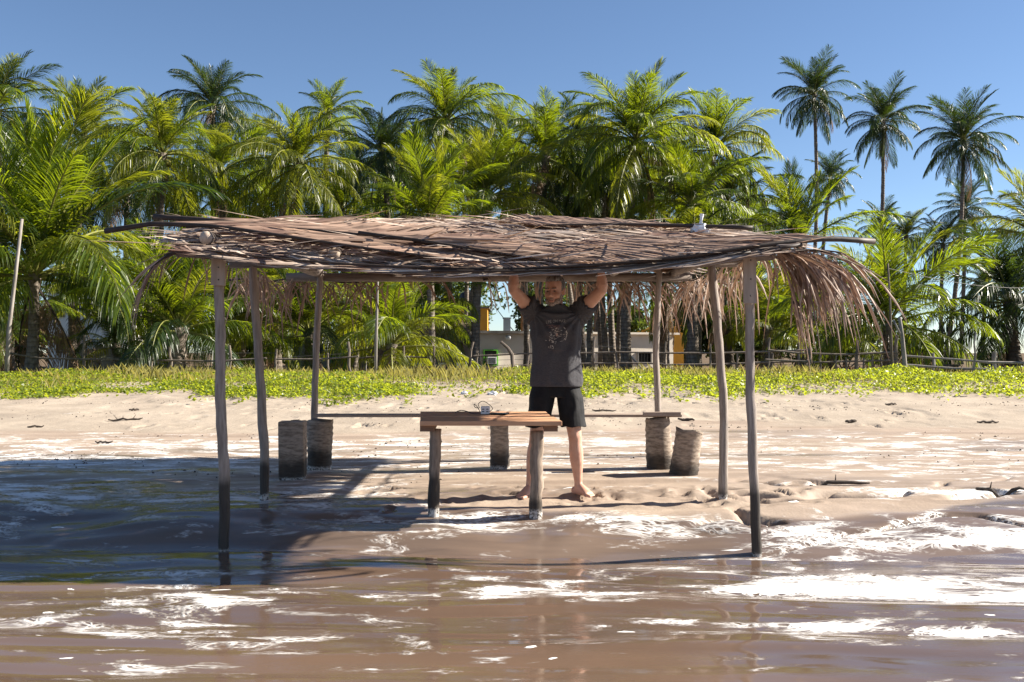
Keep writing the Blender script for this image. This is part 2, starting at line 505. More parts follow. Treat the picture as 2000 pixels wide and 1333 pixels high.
def water_z(x, y):
    ph = y + .30 * fbm(x * .33, y * .5, 91) + .05 * np.sin(x * 1.3 + 2 * y)
    a = .0066 * np.sin(ph * 8.3 + .35 * x) + .0040 * np.sin(ph * 15.1 - .6 * x + 1.0) + .0016 * np.sin(ph * 31 + 2.2 * x + 3 * fbm(x, y, 98))
    b = .010 * fbm(x * .6, y * 1.6, 95, 3)
    swash = .055 * gauss(y + .22 * fbm(x * .5, y * .3, 97), 6.55, .35) * (1 - sstep(-1.2, .6, x))
    return WATER + (a + b) * (1 - .6 * sstep(14, 40, np.abs(x))) + swash
wx = spaced(-5, 5, .035, -4000, 4000, 1.14)
wy = spaced(3.6, 7.9, .022, -4000, 7.95, 1.16)
tag(grid_mesh('sea_water', wx, wy, water_z, 'shallow_water', {'foam': foam_density}), kind='structure')
# ------------------------------------------------------------------ palms
for nm, a, b in (('palm_bark', (.25, .21, .175), (.12, .098, .08)), ('palm_bark_dark', (.13, .105, .085), (.065, .052, .043))):
    t = NT(nm)
    v = t.coord('Object')
    s = t.n('ShaderNodeSeparateXYZ'); t.t.links.new(v, s.inputs[0])
    wv = t.math('SINE', t.math('ADD', t.math('MULTIPLY', s.outputs[2], 42.0), t.math('MULTIPLY', t.noise(v, 5, 3), 5.0)))
    n = t.noise(t.coord('Object', (1, 1, .35)), 11, 5, .65)
    c = t.mix(t.ramp(n, .3, .7), a, b)
    c = t.mix(t.math('MULTIPLY', t.ramp(wv, .5, 1.0), .45), c, tuple(x * .5 for x in b))
    t.done(t.principled(c, .9, t.bump(t.math('ADD', n, t.math('MULTIPLY', wv, .3)), .7, .03), .2))
plain('coconut', (.28, .22, .05), (.14, .16, .03), .45, 5)

def frond_mesh(name, e0, bend, L, seed, mats, nl=104, vee=.35, droop=.35, lw=.0125, ll=.285, missing=.04, sidebend=.15):
    rg = random.Random(seed); mb = MB()
    n = 14; pts = []; tan = []
    p = Vector((0, 0, 0)); az = 0.0; sb = rg.uniform(-sidebend, sidebend)
    for i in range(n + 1):
        t = i / n
        e = e0 - bend * t ** 1.35
        az = sb * t
        d = Vector((math.cos(e) * math.cos(az), math.cos(e) * math.sin(az), math.sin(e)))
        pts.append(p.copy()); tan.append(d); p = p + d * (L / n)
    mb.tube(pts, [L * .0095 * (1 - .86 * i / n) + .003 for i in range(n + 1)], 4, 1, True)
    for s in (-1, 1):
        tw = rg.uniform(-.2, .2)
        for k in range(nl):
            if rg.random() < missing: continue
            t = .13 + .87 * (k + rg.uniform(.2, .8)) / nl
            f = min(t * n, n - .001); i = int(f); q = pts[i].lerp(pts[i + 1], f - i); T = tan[i].lerp(tan[i + 1], f - i).normalized()
            Y = Vector((0, 0, 1)).cross(T)
            Y = Y.normalized() if Y.length > .05 else Vector((0, 1, 0))
            N = T.cross(Y).normalized()
            phi = math.radians(66 - 42 * t) + rg.uniform(-.12, .12)
            v = vee * (1 - .5 * t) + tw + rg.uniform(-.16, .16)
            d = (T * math.cos(phi) + (Y * s * math.cos(v) + N * math.sin(v)) * math.sin(phi)).normalized()
            l = L * ll * (math.sin(math.pi * min(.16 + .74 * t, 1)) ** .75) * rg.uniform(.88, 1.08)
            g = droop * rg.uniform(.7, 1.4)
            d2 = (d + Vector((0, 0, -g * .8))).normalized(); d3 = (d + Vector((0, 0, -g * 2.0))).normalized()
            a = q; b_ = a + d * l * .35; c = b_ + d2 * l * .35; e_ = c + d3 * l * .30
            W = (T * (1 - .3 * rg.random()) + N * rg.uniform(-.7, .7)).cross(d).cross(d).normalized() * lw * L / 3.6
            mb.v += [tuple(a - W * .35), tuple(a + W * .35), tuple(b_ + W), tuple(b_ - W), tuple(c + W * .8), tuple(c - W * .8), tuple(e_)]
            o = len(mb.v) - 7
            mb.f += [(o, o + 1, o + 2, o + 3), (o + 3, o + 2, o + 4, o + 5), (o + 5, o + 4, o + 6)]; mb.m += [0, 0, 0]
    return mb.mesh(name, mats)

R = math.radians
FCLASS = [(86, 12, .6), (74, 38, .45), (60, 60, .35), (43, 76, .15), (24, 84, -.1), (2, 78, -.3), (-24, 56, -.5), (-58, 26, -.6)]
FR = {}
for style, mats in (('green', ('palm_leaf', 'midrib_green')), ('yellow', ('palm_leaf_yellow', 'midrib_green')), ('dark', ('palm_leaf_dark', 'midrib_green')), ('dry', ('dry_leaf', 'midrib_dry'))):
    for ci, (e, b, vee) in enumerate(FCLASS):
        if style == 'dry' and ci < 5: continue
        FR[style, ci] = [frond_mesh('frond', R(e), R(b * f), 3.6, 100 * ci + j + len(style) * 1000, mats,
                                    vee=vee, droop=(.06, .18, .36, .62, .9, 1.05, 1.05, 1.0)[ci] * (1.2 if style == 'dry' else 1),
                                    missing=.35 if style == 'dry' else .07)
                         for j, f in enumerate((.8, 1.0, 1.22))]

def palm(label, px, py, d, size=1.0, base=None, n=24, style='full', tint='green', trunk=.17, group='palms of the grove', dry=2, nuts=0, seed=None, zb=None, name='palm_tree', bark='palm_bark'):
    """crown centre at photo pixel (px, py) when seen from the camera, depth d; base = pixel column of the trunk's foot"""
    rg = random.Random(seed if seed is not None else int(px * 7 + py * 13 + d))
    top = P(px, py, d)
    bx = P(base if base is not None else px, HZ, d).x
    zg = gz(bx, d) if zb is None else zb
    root = thing(name, (bx, d, zg), label, 'palm tree', group)
    rel = top - root.location
    h = rel.z
    mb = MB(); m = max(8, int(h * 4)); pts = []; rad = []
    bow = rg.uniform(-.03, .03) * h
    for i in range(m + 1):
        t = i / m
        pts.append(Vector((rel.x * t ** 1.25 + bow * math.sin(math.pi * t), rg.uniform(-.01, .01), h * t - .12 * (i == 0))))
        r = trunk * (1.0 - .30 * t) * (1 + .55 * math.exp(-t * h / .35)) * (1 + .04 * (-1) ** i)
        if h * (1 - t) < .5: r *= 1 + .55 * (1 - (1 - t) * h / .5)
        rad.append(r)
    mb.tube(pts, rad, 9, 0, True, jit=.05, rng=rg)
    if style == 'young':                                     # old leaf bases round the stem
        for k in range(9):
            a = k * 2.4; c = Vector((math.cos(a), math.sin(a), 0))
            mb.tube([pts[-1] - Vector((0, 0, .35)) + c * .1, pts[-1] + c * .34 + Vector((0, 0, .25))], [.06, .03], 5, 0, True)
    mb.build('trunk', bark, root, True)
    lo, hi = {'full': (0, 6.6), 'young': (0, 3.6), 'tall': (.6, 7.0), 'old': (1.5, 7.0), 'bushy': (0, 5.2)}[style]
    n = int(n * 1.5)
    for k in range(n):
        t = max(0.0, (k + rg.uniform(-.3, .3)) / (n - 1))
        c = min(max(lo + (hi - lo) * t ** 1.12, 0), 7)
        ci = int(round(c))
        tn = tint
        if tint == 'mixed': tn = rg.choice(('green', 'yellow', 'green'))
        q_ = rg.random()
        if tint == 'green': tn = 'yellow' if q_ < .12 else 'dark' if q_ < .42 else 'green'
        if tint == 'yellow' and q_ < .25: tn = 'green'
        o = link('frond', rg.choice(FR[tn, ci]), root, pts[-1] + Vector((0, 0, .05 - .18 * t)))
        s = size * rg.uniform(.84, 1.14) * ((.92, .92, .92) if style in ('young', 'tall') else (.80, .92, 1.0) if style == 'bushy' else (.58, .74, .88))[ci] if ci < 3 else size * rg.uniform(.84, 1.14) * (.9 if style == 'tall' else 1.02)
        o.scale = (s, s, s)
        o.rotation_euler = (rg.uniform(-.25, .25), rg.uniform(-.12, .12), k * 2.39996 + rg.uniform(-.35, .35))
    for k in range(dry):
        o = link('dry_frond', rg.choice(FR['dry', rg.choice((6, 7, 7))]), root, pts[-1] + Vector((0, 0, -.25)))
        s = size * rg.uniform(.6, .95); o.scale = (s, s, s)
        o.rotation_euler = (rg.uniform(-.2, .2), rg.uniform(0, .3), rg.uniform(0, 6.28))
    for k in range(nuts):
        a = rg.uniform(0, 6.28); nb = MB()
        nb.ellipsoid((0, 0, 0), (.12, .12, .15), seg=8, rings=6)
        nb.build('coconut', 'coconut', root, True, pts[-1] + Vector((math.cos(a) * .26, math.sin(a) * .26, -.30 - .22 * rg.random())))
    return root

G1, G2, G3, G4 = 'palms of the grove behind the shelter', 'tall palms against the sky on the right', 'young palms growing near the ground', 'far palms on the right skyline'
# big palms of the grove, left to right (crown column, crown row, depth)
palm('large leafy palm at the left edge with grey trunk beside the leaning pole', 68, 535, 27, 1.38, 60, 26, 'bushy', 'green', .165, G1, 4)
palm('palm with raised fronds rising behind the big left palm, tops near the sky', 165, 265, 44, 1.0, 150, 24, 'full', 'mixed', .20, G1, 1)
palm('palm cut by the left picture edge, crown high behind the big palm', -10, 215, 42, .95, 20, 22, 'full', 'green', .2, G1, 1)
palm('palm with arching yellowish fronds, first crown right of the big left palm', 318, 300, 42, 1.0, 325, 25, 'full', 'mixed', .2, G1, 3, 4)
palm('dark high palm crown above the left end of the thatched roof', 415, 205, 56, .98, 425, 23, 'full', 'dark', .2, G1, 1)
palm('palm with dense low crown behind the left end of the thatch', 430, 335, 47, .95, 440, 24, 'full', 'green', .2, G1, 2)
palm('bright yellow green palm with dark thin trunk left of centre', 582, 320, 42, .98, 578, 28, 'full', 'yellow', .15, G1, 2, 5, bark='palm_bark_dark')
palm('small high palm crown behind the bright yellow green palm', 640, 225, 62, .82, 640, 20, 'full', 'green', .2, G1, 1)
palm('dark upright palm between the yellow green palm and the high central palm', 748, 300, 48, .88, 752, 22, 'full', 'dark', .17, G1, 2, bark='palm_bark_dark')
palm('high central palm with wide dark crown and hanging dry fronds', 872, 235, 46, 1.0, 880, 27, 'full', 'green', .22, G1, 4, 5)
palm('low upright palm whose bright fronds rise just behind the roof centre', 838, 435, 36, .92, 840, 15, 'young', 'mixed', .17, G1, 0)
palm('bright upright palm behind the roof, left of the man', 950, 385, 40, .88, 928, 20, 'bushy', 'yellow', .2, G1, 1)
palm('palm with upright dark crown directly above the standing man', 1066, 305, 44, .98, 1052, 25, 'full', 'green', .19, G1, 4, 4)
palm('broadest palm crown of the grove, right of the man, with pale trunk', 1243, 275, 41, 1.08, 1223, 30, 'full', 'mixed', .23, G1, 4, 6)
palm('palm at the right end of the grove with fronds arching into open sky', 1396, 290, 46, 1.0, 1346, 25, 'full', 'green', .2, G1, 2)
palm('low shaggy palm behind the right half of the roof', 1350, 400, 40, .9, 1360, 24, 'full', 'green', .2, G1, 3)
# palms packed between and behind them
FILL = [(60, 330, 52), (250, 365, 50), (500, 300, 60), (520, 400, 52), (690, 345, 60), (668, 410, 50), (800, 330, 64), (790, 415, 54),
        (985, 270, 72), (1010, 360, 56), (1130, 270, 72), (1135, 375, 52), (1170, 330, 72), (1190, 415, 48), (1310, 330, 74), (1290, 420, 52), (1420, 400, 46), (900, 340, 66), (360, 400, 54), (150, 400, 50), (1460, 440, 76), (610, 450, 60), (1090, 440, 60), (940, 450, 58), (730, 450, 62), (450, 455, 58)]
fb = [50, 262, 505, 530, 695, 660, 805, 790, 1018, 1028, 1115, 1141, 1162, 1199, 1267, 1300, 1395, 905, 365, 140, 1455, 615, 1123, 915, 735, 455]
FLAB = ['half hidden palm between the big left palm and the picture edge', 'half hidden palm just right of the big left palm', 'half hidden palm left of the bright yellow green palm, high up',
        'half hidden palm at the left foot of the bright yellow green palm', 'half hidden palm between the yellow green palm and the dark upright one', 'half hidden low palm right of the yellow green palm',
        'half hidden palm between the dark upright palm and the high central one', 'half hidden low palm left of the upright palm behind the roof centre', 'half hidden palm right of the high central palm, high up',
        'half hidden palm left of the crown above the man', 'half hidden palm between the crown above the man and the broadest crown, high up', 'half hidden palm lower down between the crown above the man and the broadest crown',
        'half hidden palm touching the left side of the broadest crown', 'half hidden low palm just over the roof below the broadest crown', 'half hidden palm touching the right side of the broadest crown',
        'half hidden low palm over the roof right of the pale trunk', 'half hidden low palm at the right end of the grove', 'half hidden palm directly under the high central crown',
        'half hidden low palm over the roof left end', 'half hidden palm low in the left grove above the white building', 'half hidden palm between grove end and the upright young palm',
        'half hidden palm just over the roof under the yellow green crown', 'half hidden palm just over the roof behind the man', 'half hidden palm just over the roof under the bright upright palm',
        'half hidden palm just over the roof under the dark upright palm', 'half hidden palm just over the roof near its left beam end']
SLAB = ['slender palm trunk right beside the man, leaning slightly right', 'slender upright palm trunk behind the ladder top', 'slender palm trunk leaning left behind the man head', 'slender palm trunk leaning right behind the raised arm',
        'slender palm trunk leaning furthest right of the cluster behind the man', 'slender palm trunk leaning left in the cluster right of the man']
for i, (x, y, d) in enumerate(FILL):
    palm(FLAB[i], x, y, d, .95 * max(1, d / 60), fb[i], 20, 'full', ('green', 'dark', 'mixed')[i % 3], .17, 'half hidden palms packed into the grove', 2)
# bare trunks seen between roof and house
for i, (x0, x1) in enumerate(((1152, 1165), (1186, 1182), (1075, 1060), (1131, 1150), (1208, 1230), (1174, 1140))):
    palm(SLAB[i], x1, 330 + 22 * i, 44 + 1.3 * i, .75, x0, 14, 'full', 'dark', .15, 'slender palms clustered behind the man', 1)
# tall palms at the right
palm('tallest slender palm, leftmost of three high ones in the right sky', 1590, 185, 60, .80, 1572, 27, 'tall', 'dark', .135, G2, 2, 4)
palm('tall slender palm, middle one of three high ones in the right sky', 1725, 238, 58, .78, 1700, 26, 'tall', 'dark', .135, G2, 2, 4)
palm('tall leaning palm, rightmost of three high ones in the right sky', 1882, 275, 55, .86, 1845, 29, 'tall', 'dark', .14, G2, 2, 4)
for x, y, b, s, l in ((1622, 350, 1606, .8, 'far palm below the tallest one, crown against pale sky'), (1885, 408, 1876, .86, 'far palm whose crown hangs under the rightmost tall palm'),
                      (1722, 445, 1712, .8, 'far palm right of the thatch tip with small round crown'), (1770, 462, 1768, .75, 'far yellowish palm low on the skyline beside the middle tall trunk'),
                      (1842, 478, 1838, .85, 'far dark palm standing left of the rightmost tall trunk'), (1925, 560, 1921, .7, 'small far palm near the dark right edge palm'), (1500, 470, 1505, .8, 'far palm showing above the right end of the thatch')):
    palm(l, x, y, 88, s * 1.05, b, 22, 'tall', 'dark' if x != 1770 else 'yellow', .2, G4, 2)
# young palms near the ground
palm('upright young palm with broad fronds rising above the right roof corner', 1562, 478, 38, .98, 1560, 14, 'young', 'green', .16, G3, 1)
palm('bright young palm right of the hanging thatch, behind the rail fence', 1735, 632, 31, .98, 1738, 18, 'bushy', 'mixed', .20, G3, 2)
palm('dark shady palm at the right edge behind the rail fence', 1975, 590, 33, 1.05, 1985, 24, 'full', 'dark', .24, G3, 3, bark='palm_bark_dark')
palm('palm cut by the right picture edge with sunny yellow upper fronds', 2040, 470, 40, .95, 2035, 20, 'bushy', 'yellow', .2, G3, 1)
palm('stout young palm with yellow leaf stalks behind the front left post', 350, 640, 27, .85, 350, 20, 'bushy', 'green', .25, G3, 2)
palm('young palm with fan of pale fronds behind the thin bamboo pole', 765, 672, 29, .84, 755, 18, 'bushy', 'yellow', .16, G3, 1)
palm('young palm behind the back left post of the shelter', 605, 650, 30, .85, 600, 16, 'bushy', 'green', .17, G3, 1)
palm('low young palm left of the stout one, fronds brushing the wire fence', 225, 672, 29, .48, 240, 14, 'bushy', 'green', .15, G3, 1)
palm('low palm with yellow fronds between the two left shelter posts', 470, 640, 34, .82, 470, 18, 'bushy', 'yellow', .17, G3, 2)
palm('low palm at the left edge behind the leaning pole', 5, 640, 33, .8, 0, 16, 'bushy', 'mixed', .17, G3, 1)
palm('palm with brown skirt of dead fronds behind the right shelter posts', 1418, 560, 42, .78, 1425, 18, 'full', 'green', .2, G3, 7, bark='palm_bark_dark')
palm('palm with ragged dead fronds left of the right back post', 1300, 560, 44, .7, 1292, 14, 'full', 'green', .2, G3, 6)
palm('palm with thick pale trunk seen under the thatch right of centre', 1345, 500, 38, .75, 1352, 16, 'full', 'green', .24, G3, 4)
palm('low yellow tipped palm behind the hanging thatch', 1500, 640, 36, .78, 1500, 16, 'bushy', 'yellow', .18, G3, 3)
palm('low green palm between hanging thatch and bright young palm', 1620, 640, 38, .85, 1625, 16, 'bushy', 'green', .18, G3, 2)
palm('low sunny palm right of the big left palm, fronds over the white building', 140, 590, 35, .72, 150, 18, 'bushy', 'yellow', .15, G3, 2)
palm('low palm with pale fronds left of the front left post', 290, 590, 36, .8, 285, 18, 'bushy', 'mixed', .16, G3, 2)
palm('low palm just right of the mid left post, bright fronds under the roof', 535, 600, 33, .75, 540, 18, 'bushy', 'yellow', .16, G3, 2)
palm('low palm left of the thin bamboo pole, bright fronds under the roof', 690, 590, 37, .8, 690, 18, 'bushy', 'mixed', .16, G3, 2)
palm('low palm with drooping fronds above the thatched porch', 850, 590, 40, .75, 850, 18, 'full', 'mixed', .16, G3, 3)
palm('low sunny palm right of the front right post', 1560, 600, 40, .8, 1565, 18, 'bushy', 'yellow', .16, G3, 2)
# ------------------------------------------------------------------ ground cover on the dune (nobody could count it)
def edge_y(x):
    return 16.9 + 1.3 * fbm(x * .35, x * 0, 101, 3) + .8 * fbm(x * 1.7, x * 0, 104, 3) + .9 * sstep(2, 9, x) * .3
def cover_density(x, y):
    e = edge_y(x)
    d = sstep(e - .45, e + 1.0, y + .5 * fbm(x * 3, y * 3, 109, 2)) * (1 - sstep(25.0, 27.5, y))
    d *= np.clip(.55 + 1.5 * fbm(x * .8, y * .8, 106, 3), .10, 1.0)
    gap = np.exp(-(((x + .9 + .05 * (y - 17)) / (.95 + .05 * (y - 17))) ** 2) ** 2)
    d *= 1 - .93 * gap
    stray = .10 * sstep(e - 1.9, e - .2, y) * (1 - sstep(20, 22, y)) * (np.abs(fbm(x * .8, y * .5, 108, 2)) < .035)
    return np.clip(d + stray, 0, 1)
def cover_height(x, y):
    return .05 + .21 * np.clip(.35 + fbm(x * .6, y * .6, 111, 3), 0.05, 1) * sstep(edge_y(x), edge_y(x) + 2.2, y)
def scatter(n, x0, x1, y0, y1, dens, rng=NP):
    x = rng.uniform(x0, x1, n); y = rng.uniform(y0, y1, n)
    k = rng.uniform(0, 1, n) < dens(x, y)
    return x[k], y[k]
x, y = scatter(620000, -17, 17, 15.3, 27.5, cover_density)
n = len(x)
z = ground_z(x, y) + cover_height(x, y) * NP.uniform(.15, 1.0, n) ** .7 * (1 + .5 * np.clip(fbm(x * 2.2, y * 2.2, 117, 2), -.5, 1))
s = NP.uniform(.016, .036, n) * (1 + .25 * (y < edge_y(x) + 1))
th = NP.uniform(0, 2 * np.pi, n); ti = NP.normal(0, .55, n); rl = NP.normal(0, .55, n)
ax = np.stack([np.cos(th) * np.cos(ti), np.sin(th) * np.cos(ti), np.sin(ti)], -1)
bx_ = np.stack([-np.sin(th) * np.cos(rl), np.cos(th) * np.cos(rl), np.sin(rl)], -1)
c = np.stack([x, y, z], -1)
sa = s[:, None]
up = np.cross(ax, bx_) * sa * .25
V = np.stack([c - ax * sa, c - bx_ * sa * .75 + ax * sa * .15 + up, c + ax * sa * .95, c + bx_ * sa * .75 + ax * sa * .15 + up], 1)
tag(link('beach_vine', soup('beach_vine', V, 4, 'vine_leaf')), 'yellow green creeping beach vine covering the low dune', 'ground cover', kind='stuff')
x, y = scatter(60000, -17, 17, 15.6, 27, lambda x, y: .5 * cover_density(x, y) + .25 * np.exp(-(((x + .9) / 1.3) ** 2)) * sstep(17, 18, y))
n = len(x); c = np.stack([x, y, ground_z(x, y) + cover_height(x, y) * NP.uniform(.1, .95, n)], -1); a_ = NP.normal(0, 1, (n, 3)); a_ /= np.linalg.norm(a_, axis=1)[:, None]; b_ = np.cross(a_, NP.normal(0, 1, (n, 3))); b_ /= np.linalg.norm(b_, axis=1)[:, None]; s = NP.uniform(.012, .03, n)[:, None]
tag(link('dry_litter', soup('dry_litter', np.stack([c - a_ * s, c + b_ * s * .5, c + a_ * s, c - b_ * s * .5], 1), 4, 'dry_leaf')), 'dead brown leaves caught among the dune plants', 'leaf litter', kind='stuff')
def grass_density(x, y):
    g = cover_density(x, y) * np.clip(.15 + 1.5 * fbm(x * .35 + 3, y * .3, 121, 3), 0, 1) * sstep(edge_y(x) + .8, edge_y(x) + 2.5, y)
    gap = .30 * np.exp(-(((x + .9) / 1.6) ** 2)) * sstep(18.5, 21, y) * (1 - sstep(24, 26, y))
    back = .20 * sstep(26, 28, y) * (1 - sstep(36, 40, y)) * (fbm(x * .3, y * .3, 125, 2) > -.05) * (1 + 1.5 * sstep(8, 12, x))
    return np.clip(g + gap , 0, 1)
def blades(name, n, y0, y1, hmin, hmax, mat, label, dens):
    x, y = scatter(n, -22, 22, y0, y1, dens)
    n = len(x); z = ground_z(x, y)
    h = NP.uniform(hmin, hmax, n) * (.6 + 1.0 * np.clip(.5 + fbm(x * .8, y * .8, 141, 2), 0, 1)); th = NP.uniform(0, 2 * np.pi, n); ln = NP.uniform(.1, .7, n) * h
    w = NP.uniform(.0025, .006, n)
    b = np.stack([x, y, z], -1)
    side = np.stack([-np.sin(th), np.cos(th), 0 * th], -1) * w[:, None]
    fw = np.stack([np.cos(th), np.sin(th), 0 * th], -1)
    m = b + fw * (ln * .35)[:, None] + np.stack([0 * h, 0 * h, h * .6], -1)
    tp = b + fw * ln[:, None] + np.stack([0 * h, 0 * h, h], -1)
    V = np.stack([b - side, b + side, m + side * .7, tp, m - side * .7], 1)
    return tag(link(name, soup(name, V, 5, mat)), label, 'grass', kind='stuff')
blades('dune_grass', 110000, 17, 28, .08, .24, 'grass_blade', 'thin pale grass mixed into the dune plants', grass_density)

blades('dry_grass', 60000, 25.5, 42, .10, .34, 'dry_leaf', 'dry brown grass behind the fence', lambda x, y: .25 * sstep(25.5, 28, y) * (fbm(x * .3, y * .3, 125, 2) > -.05) * (.5 + 2 * sstep(8, 12, x)))
# ------------------------------------------------------------------ shrubs behind the fence
plain('twig', (.12, .09, .065), (.07, .05, .04), .9, 12)
def shrub(label, px, py_top, py_bot, w, d, n, seed, mat='shrub_leaf', group='shrubs behind the fence'):
    rg = np.random.default_rng(seed); rr = random.Random(seed)
    b = P(px, py_bot, d); h = (py_bot - py_top) / F * d; wd = w / F * d
    b.z = gz(b.x, d)
    root = thing('shrub', b, label, 'shrub', group)
    k = 26
    cc = np.stack([rg.normal(0, .42, k) * wd, rg.normal(0, .5, k) * wd * .8, h * rg.uniform(.25, .95, k)], -1)
    rad = rg.uniform(.14, .30, k) * min(h, wd * 2)
    i = rg.integers(0, k, n)
    u = rg.normal(0, 1, (n, 3)); u /= np.linalg.norm(u, axis=1)[:, None]
    c = cc[i] + u * (rad[i] * rg.uniform(.35, 1.0, n) ** .5)[:, None]
    c[:, 2] = np.abs(c[:, 2])
    s = rg.uniform(.09, .20, n)[:, None] * (d / 60)
    a = rg.normal(0, 1, (n, 3)); a /= np.linalg.norm(a, axis=1)[:, None]
    bb = np.cross(a, rg.normal(0, 1, (n, 3))); bb /= np.linalg.norm(bb, axis=1)[:, None]
    V = np.stack([c - a * s, c + bb * s * .5, c + a * s, c - bb * s * .5], 1)
    link('crown', soup('crown', V, 4, mat), root)
    st = MB()
    for q in range(6):
        e = Vector(cc[q])
        st.tube(wob((rr.uniform(-.15, .15), rr.uniform(-.1, .1), -.1), e, 5, .06, rr), [.05, .04, .035, .025, .015], 5)
    st.build('trunk', 'twig', root)
for a in (('green leafy shrub behind the right shelter posts', 1400, 580, 712, 75, 47, 5200, 1), ('rounded shrub left of the hanging thatch behind the fence', 1480, 590, 712, 70, 47, 4500, 2),
          ('broad shrub behind the bright young palm', 1650, 600, 712, 100, 52, 5200, 3), ('tangled shrub beside the right end of the cream house', 1330, 610, 715, 50, 78, 3500, 4),
          ('dark shrub at the left edge behind the grey trunk', 60, 600, 712, 90, 52, 5000, 5), ('dark shrub between the left young palms', 480, 590, 712, 90, 48, 5200, 6),
          ('dark shrub behind the back left post', 610, 560, 712, 80, 54, 5200, 7), ('shrub behind the thin bamboo pole', 720, 570, 710, 60, 60, 4500, 8),
          ('low shrub near the foot of the right tall palms', 1790, 640, 705, 60, 66, 2600, 9), ('leafy shrub above the cream house roof behind the man', 1240, 575, 700, 60, 72, 4200, 10),
          ('tree like shrub behind the orange wall', 880, 520, 700, 90, 78, 5200, 11), ('tree like shrub filling the grove behind the left crowns', 330, 480, 700, 120, 70, 6500, 12),
          ('dark leafy mass behind the grove trunks, centre', 1060, 500, 690, 110, 84, 6500, 13), ('dark leafy mass low behind the left palms', 190, 500, 700, 110, 74, 6500, 14),
          ('dark leafy mass behind the low palms right of centre', 1420, 480, 700, 110, 80, 6500, 15), ('dark leafy mass behind the yellow green palm', 560, 470, 700, 110, 76, 6500, 16), ('dark leafy mass behind the high central palm', 770, 470, 700, 110, 80, 6500, 17)):
    shrub(*a)
# ------------------------------------------------------------------ buildings, fences, poles behind the dune
plain('cream_wall', (.80, .72, .62), (.72, .64, .54), .9, 1.2, bump=.15)
plain('white_wall', (.80, .79, .76), (.72, .71, .68), .9, 1.5, bump=.1)
plain('orange_wall', (.70, .36, .055), (.60, .30, .05), .9, 1.5, bump=.1)
plain('green_paint', (.12, .40, .035), (.10, .34, .03), .5, 3, bump=.05)
plain('grey_concrete', (.33, .31, .29), (.24, .225, .21), .95, 4)
plain('slab_edge', (.22, .20, .185), (.14, .13, .12), .95, 3)
plain('dark_glass', (.02, .022, .024), (.03, .03, .03), .12, 2, bump=0)
plain('iron_bar', (.05, .05, .05), (.03, .03, .03), .6, 8)
plain('metal_pale', (.42, .43, .44), (.34, .35, .36), .45, 8)
plain('white_plastic', (.78, .78, .78), (.72, .72, .73), .4, 10, bump=.05)
plain('black_tank', (.03, .03, .033), (.02, .02, .02), .45, 4)
plain('stick', (.20, .165, .135), (.10, .08, .065), .9, 3, (6, 6, .8), .5)
plain('stick_pale', (.29, .26, .235), (.18, .16, .14), .85, 3, (6, 6, .8), .4)
plain('wire', (.10, .095, .09), None, .6, 5)
plain('old_thatch', (.16, .115, .08), (.09, .065, .045), .95, 5, (1, 1, 6), .8)

def wall_panel(mb, x0, x1, z0, z1, y, th, holes):
    """a wall with real openings. holes: (x0, x1, z0, z1)"""
    xs = sorted({x0, x1} | {h[0] for h in holes} | {h[1] for h in holes})
    for a, b in zip(xs, xs[1:]):
        cut = sorted((h[2], h[3]) for h in holes if h[0] <= a + 1e-6 and h[1] >= b - 1e-6)
        z = z0
        for c, e in cut + [(z1, z1)]:
            if c > z + 1e-6: mb.box(((a + b) / 2, y, (z + c) / 2), (b - a, th, c - z))
            z = e
def window(root, x, z, w, h, y, frame, bars=True, ac=False):
    """opening centre x,z in the root's frame; y = outer face"""
    f = MB(); t = .07
    for sx in (-1, 1): f.box((x + sx * (w / 2 - t / 2), y - .02, z), (t, .10, h))
    for sz in (-1, 1): f.box((x, y - .02, z + sz * (h / 2 - t / 2)), (w - 2 * t, .10, t))
    wi = f.build('window', frame, root)
    g = MB(); g.box((x, y + .10, z), (w - .02, .02, h - .02)); g.build('pane', 'dark_glass', wi)
    if bars:
        b = MB()
        for k in range(5): b.tube([(x - w / 2 + w * (k + .5) / 5, y - .04, z - h / 2), (x - w / 2 + w * (k + .5) / 5, y - .04, z + h / 2)], .012, 5)
        b.build('window_bars', 'iron_bar', wi)
    if ac:
        a = MB(); a.box((x, y - .14, z - h * .16), (w * .62, .36, h * .42)); a.build('air_conditioner', 'white_plastic', wi)
        a2 = MB()
        for k in range(6): a2.box((x, y - .325, z - h * .16 - h * .15 + k * h * .06), (w * .52, .012, .025))
        a2.build('grille', 'iron_bar', wi)

# long cream house
D = 57.0
def XW(px, d=D): return (px - 1000) / F * d
def ZW(py, d=D): return CAMZ - (py - HZ) / F * d
zg = gz(2, D)
house = thing('cream_house', (0, D, zg), 'long low cream house with flat roof behind the standing man', 'house', rz=math.radians(20))
house.scale = (1.10, 1, 1)
wtop = ZW(652) - zg
holes = [(XW(945), XW(972), ZW(715) - zg, ZW(683) - zg), (XW(1168), XW(1196), ZW(711) - zg, ZW(686) - zg), (XW(1246), XW(1276), ZW(711) - zg, ZW(687) - zg)]
m = MB(); wall_panel(m, XW(885), XW(1322), -.2, wtop, 0, .2, holes)
m.box((XW(885) + .1, 2.6, wtop / 2 - .1), (.2, 4.99, wtop + .2)); m.box((XW(1322) - .1, 2.6, wtop / 2 - .1), (.2, 4.99, wtop + .2)); m.box(((XW(885) + XW(1322)) / 2, 5.2, wtop / 2 - .1), (XW(1322) - XW(885) - .01, .2, wtop + .2))
m.build('wall', 'cream_wall', house)
m = MB(); m.box((XW(985) - .3, 2.5, wtop + .075), (XW(1075) - XW(880) , 5.9, .15)); m.build('roof_slab', 'slab_edge', house)
m = MB(); m.box((XW(1210) - .02, 2.5, wtop + .06), (XW(1330) - XW(1085), 5.7, .12)); m.build('roof_slab', 'cream_wall', house)
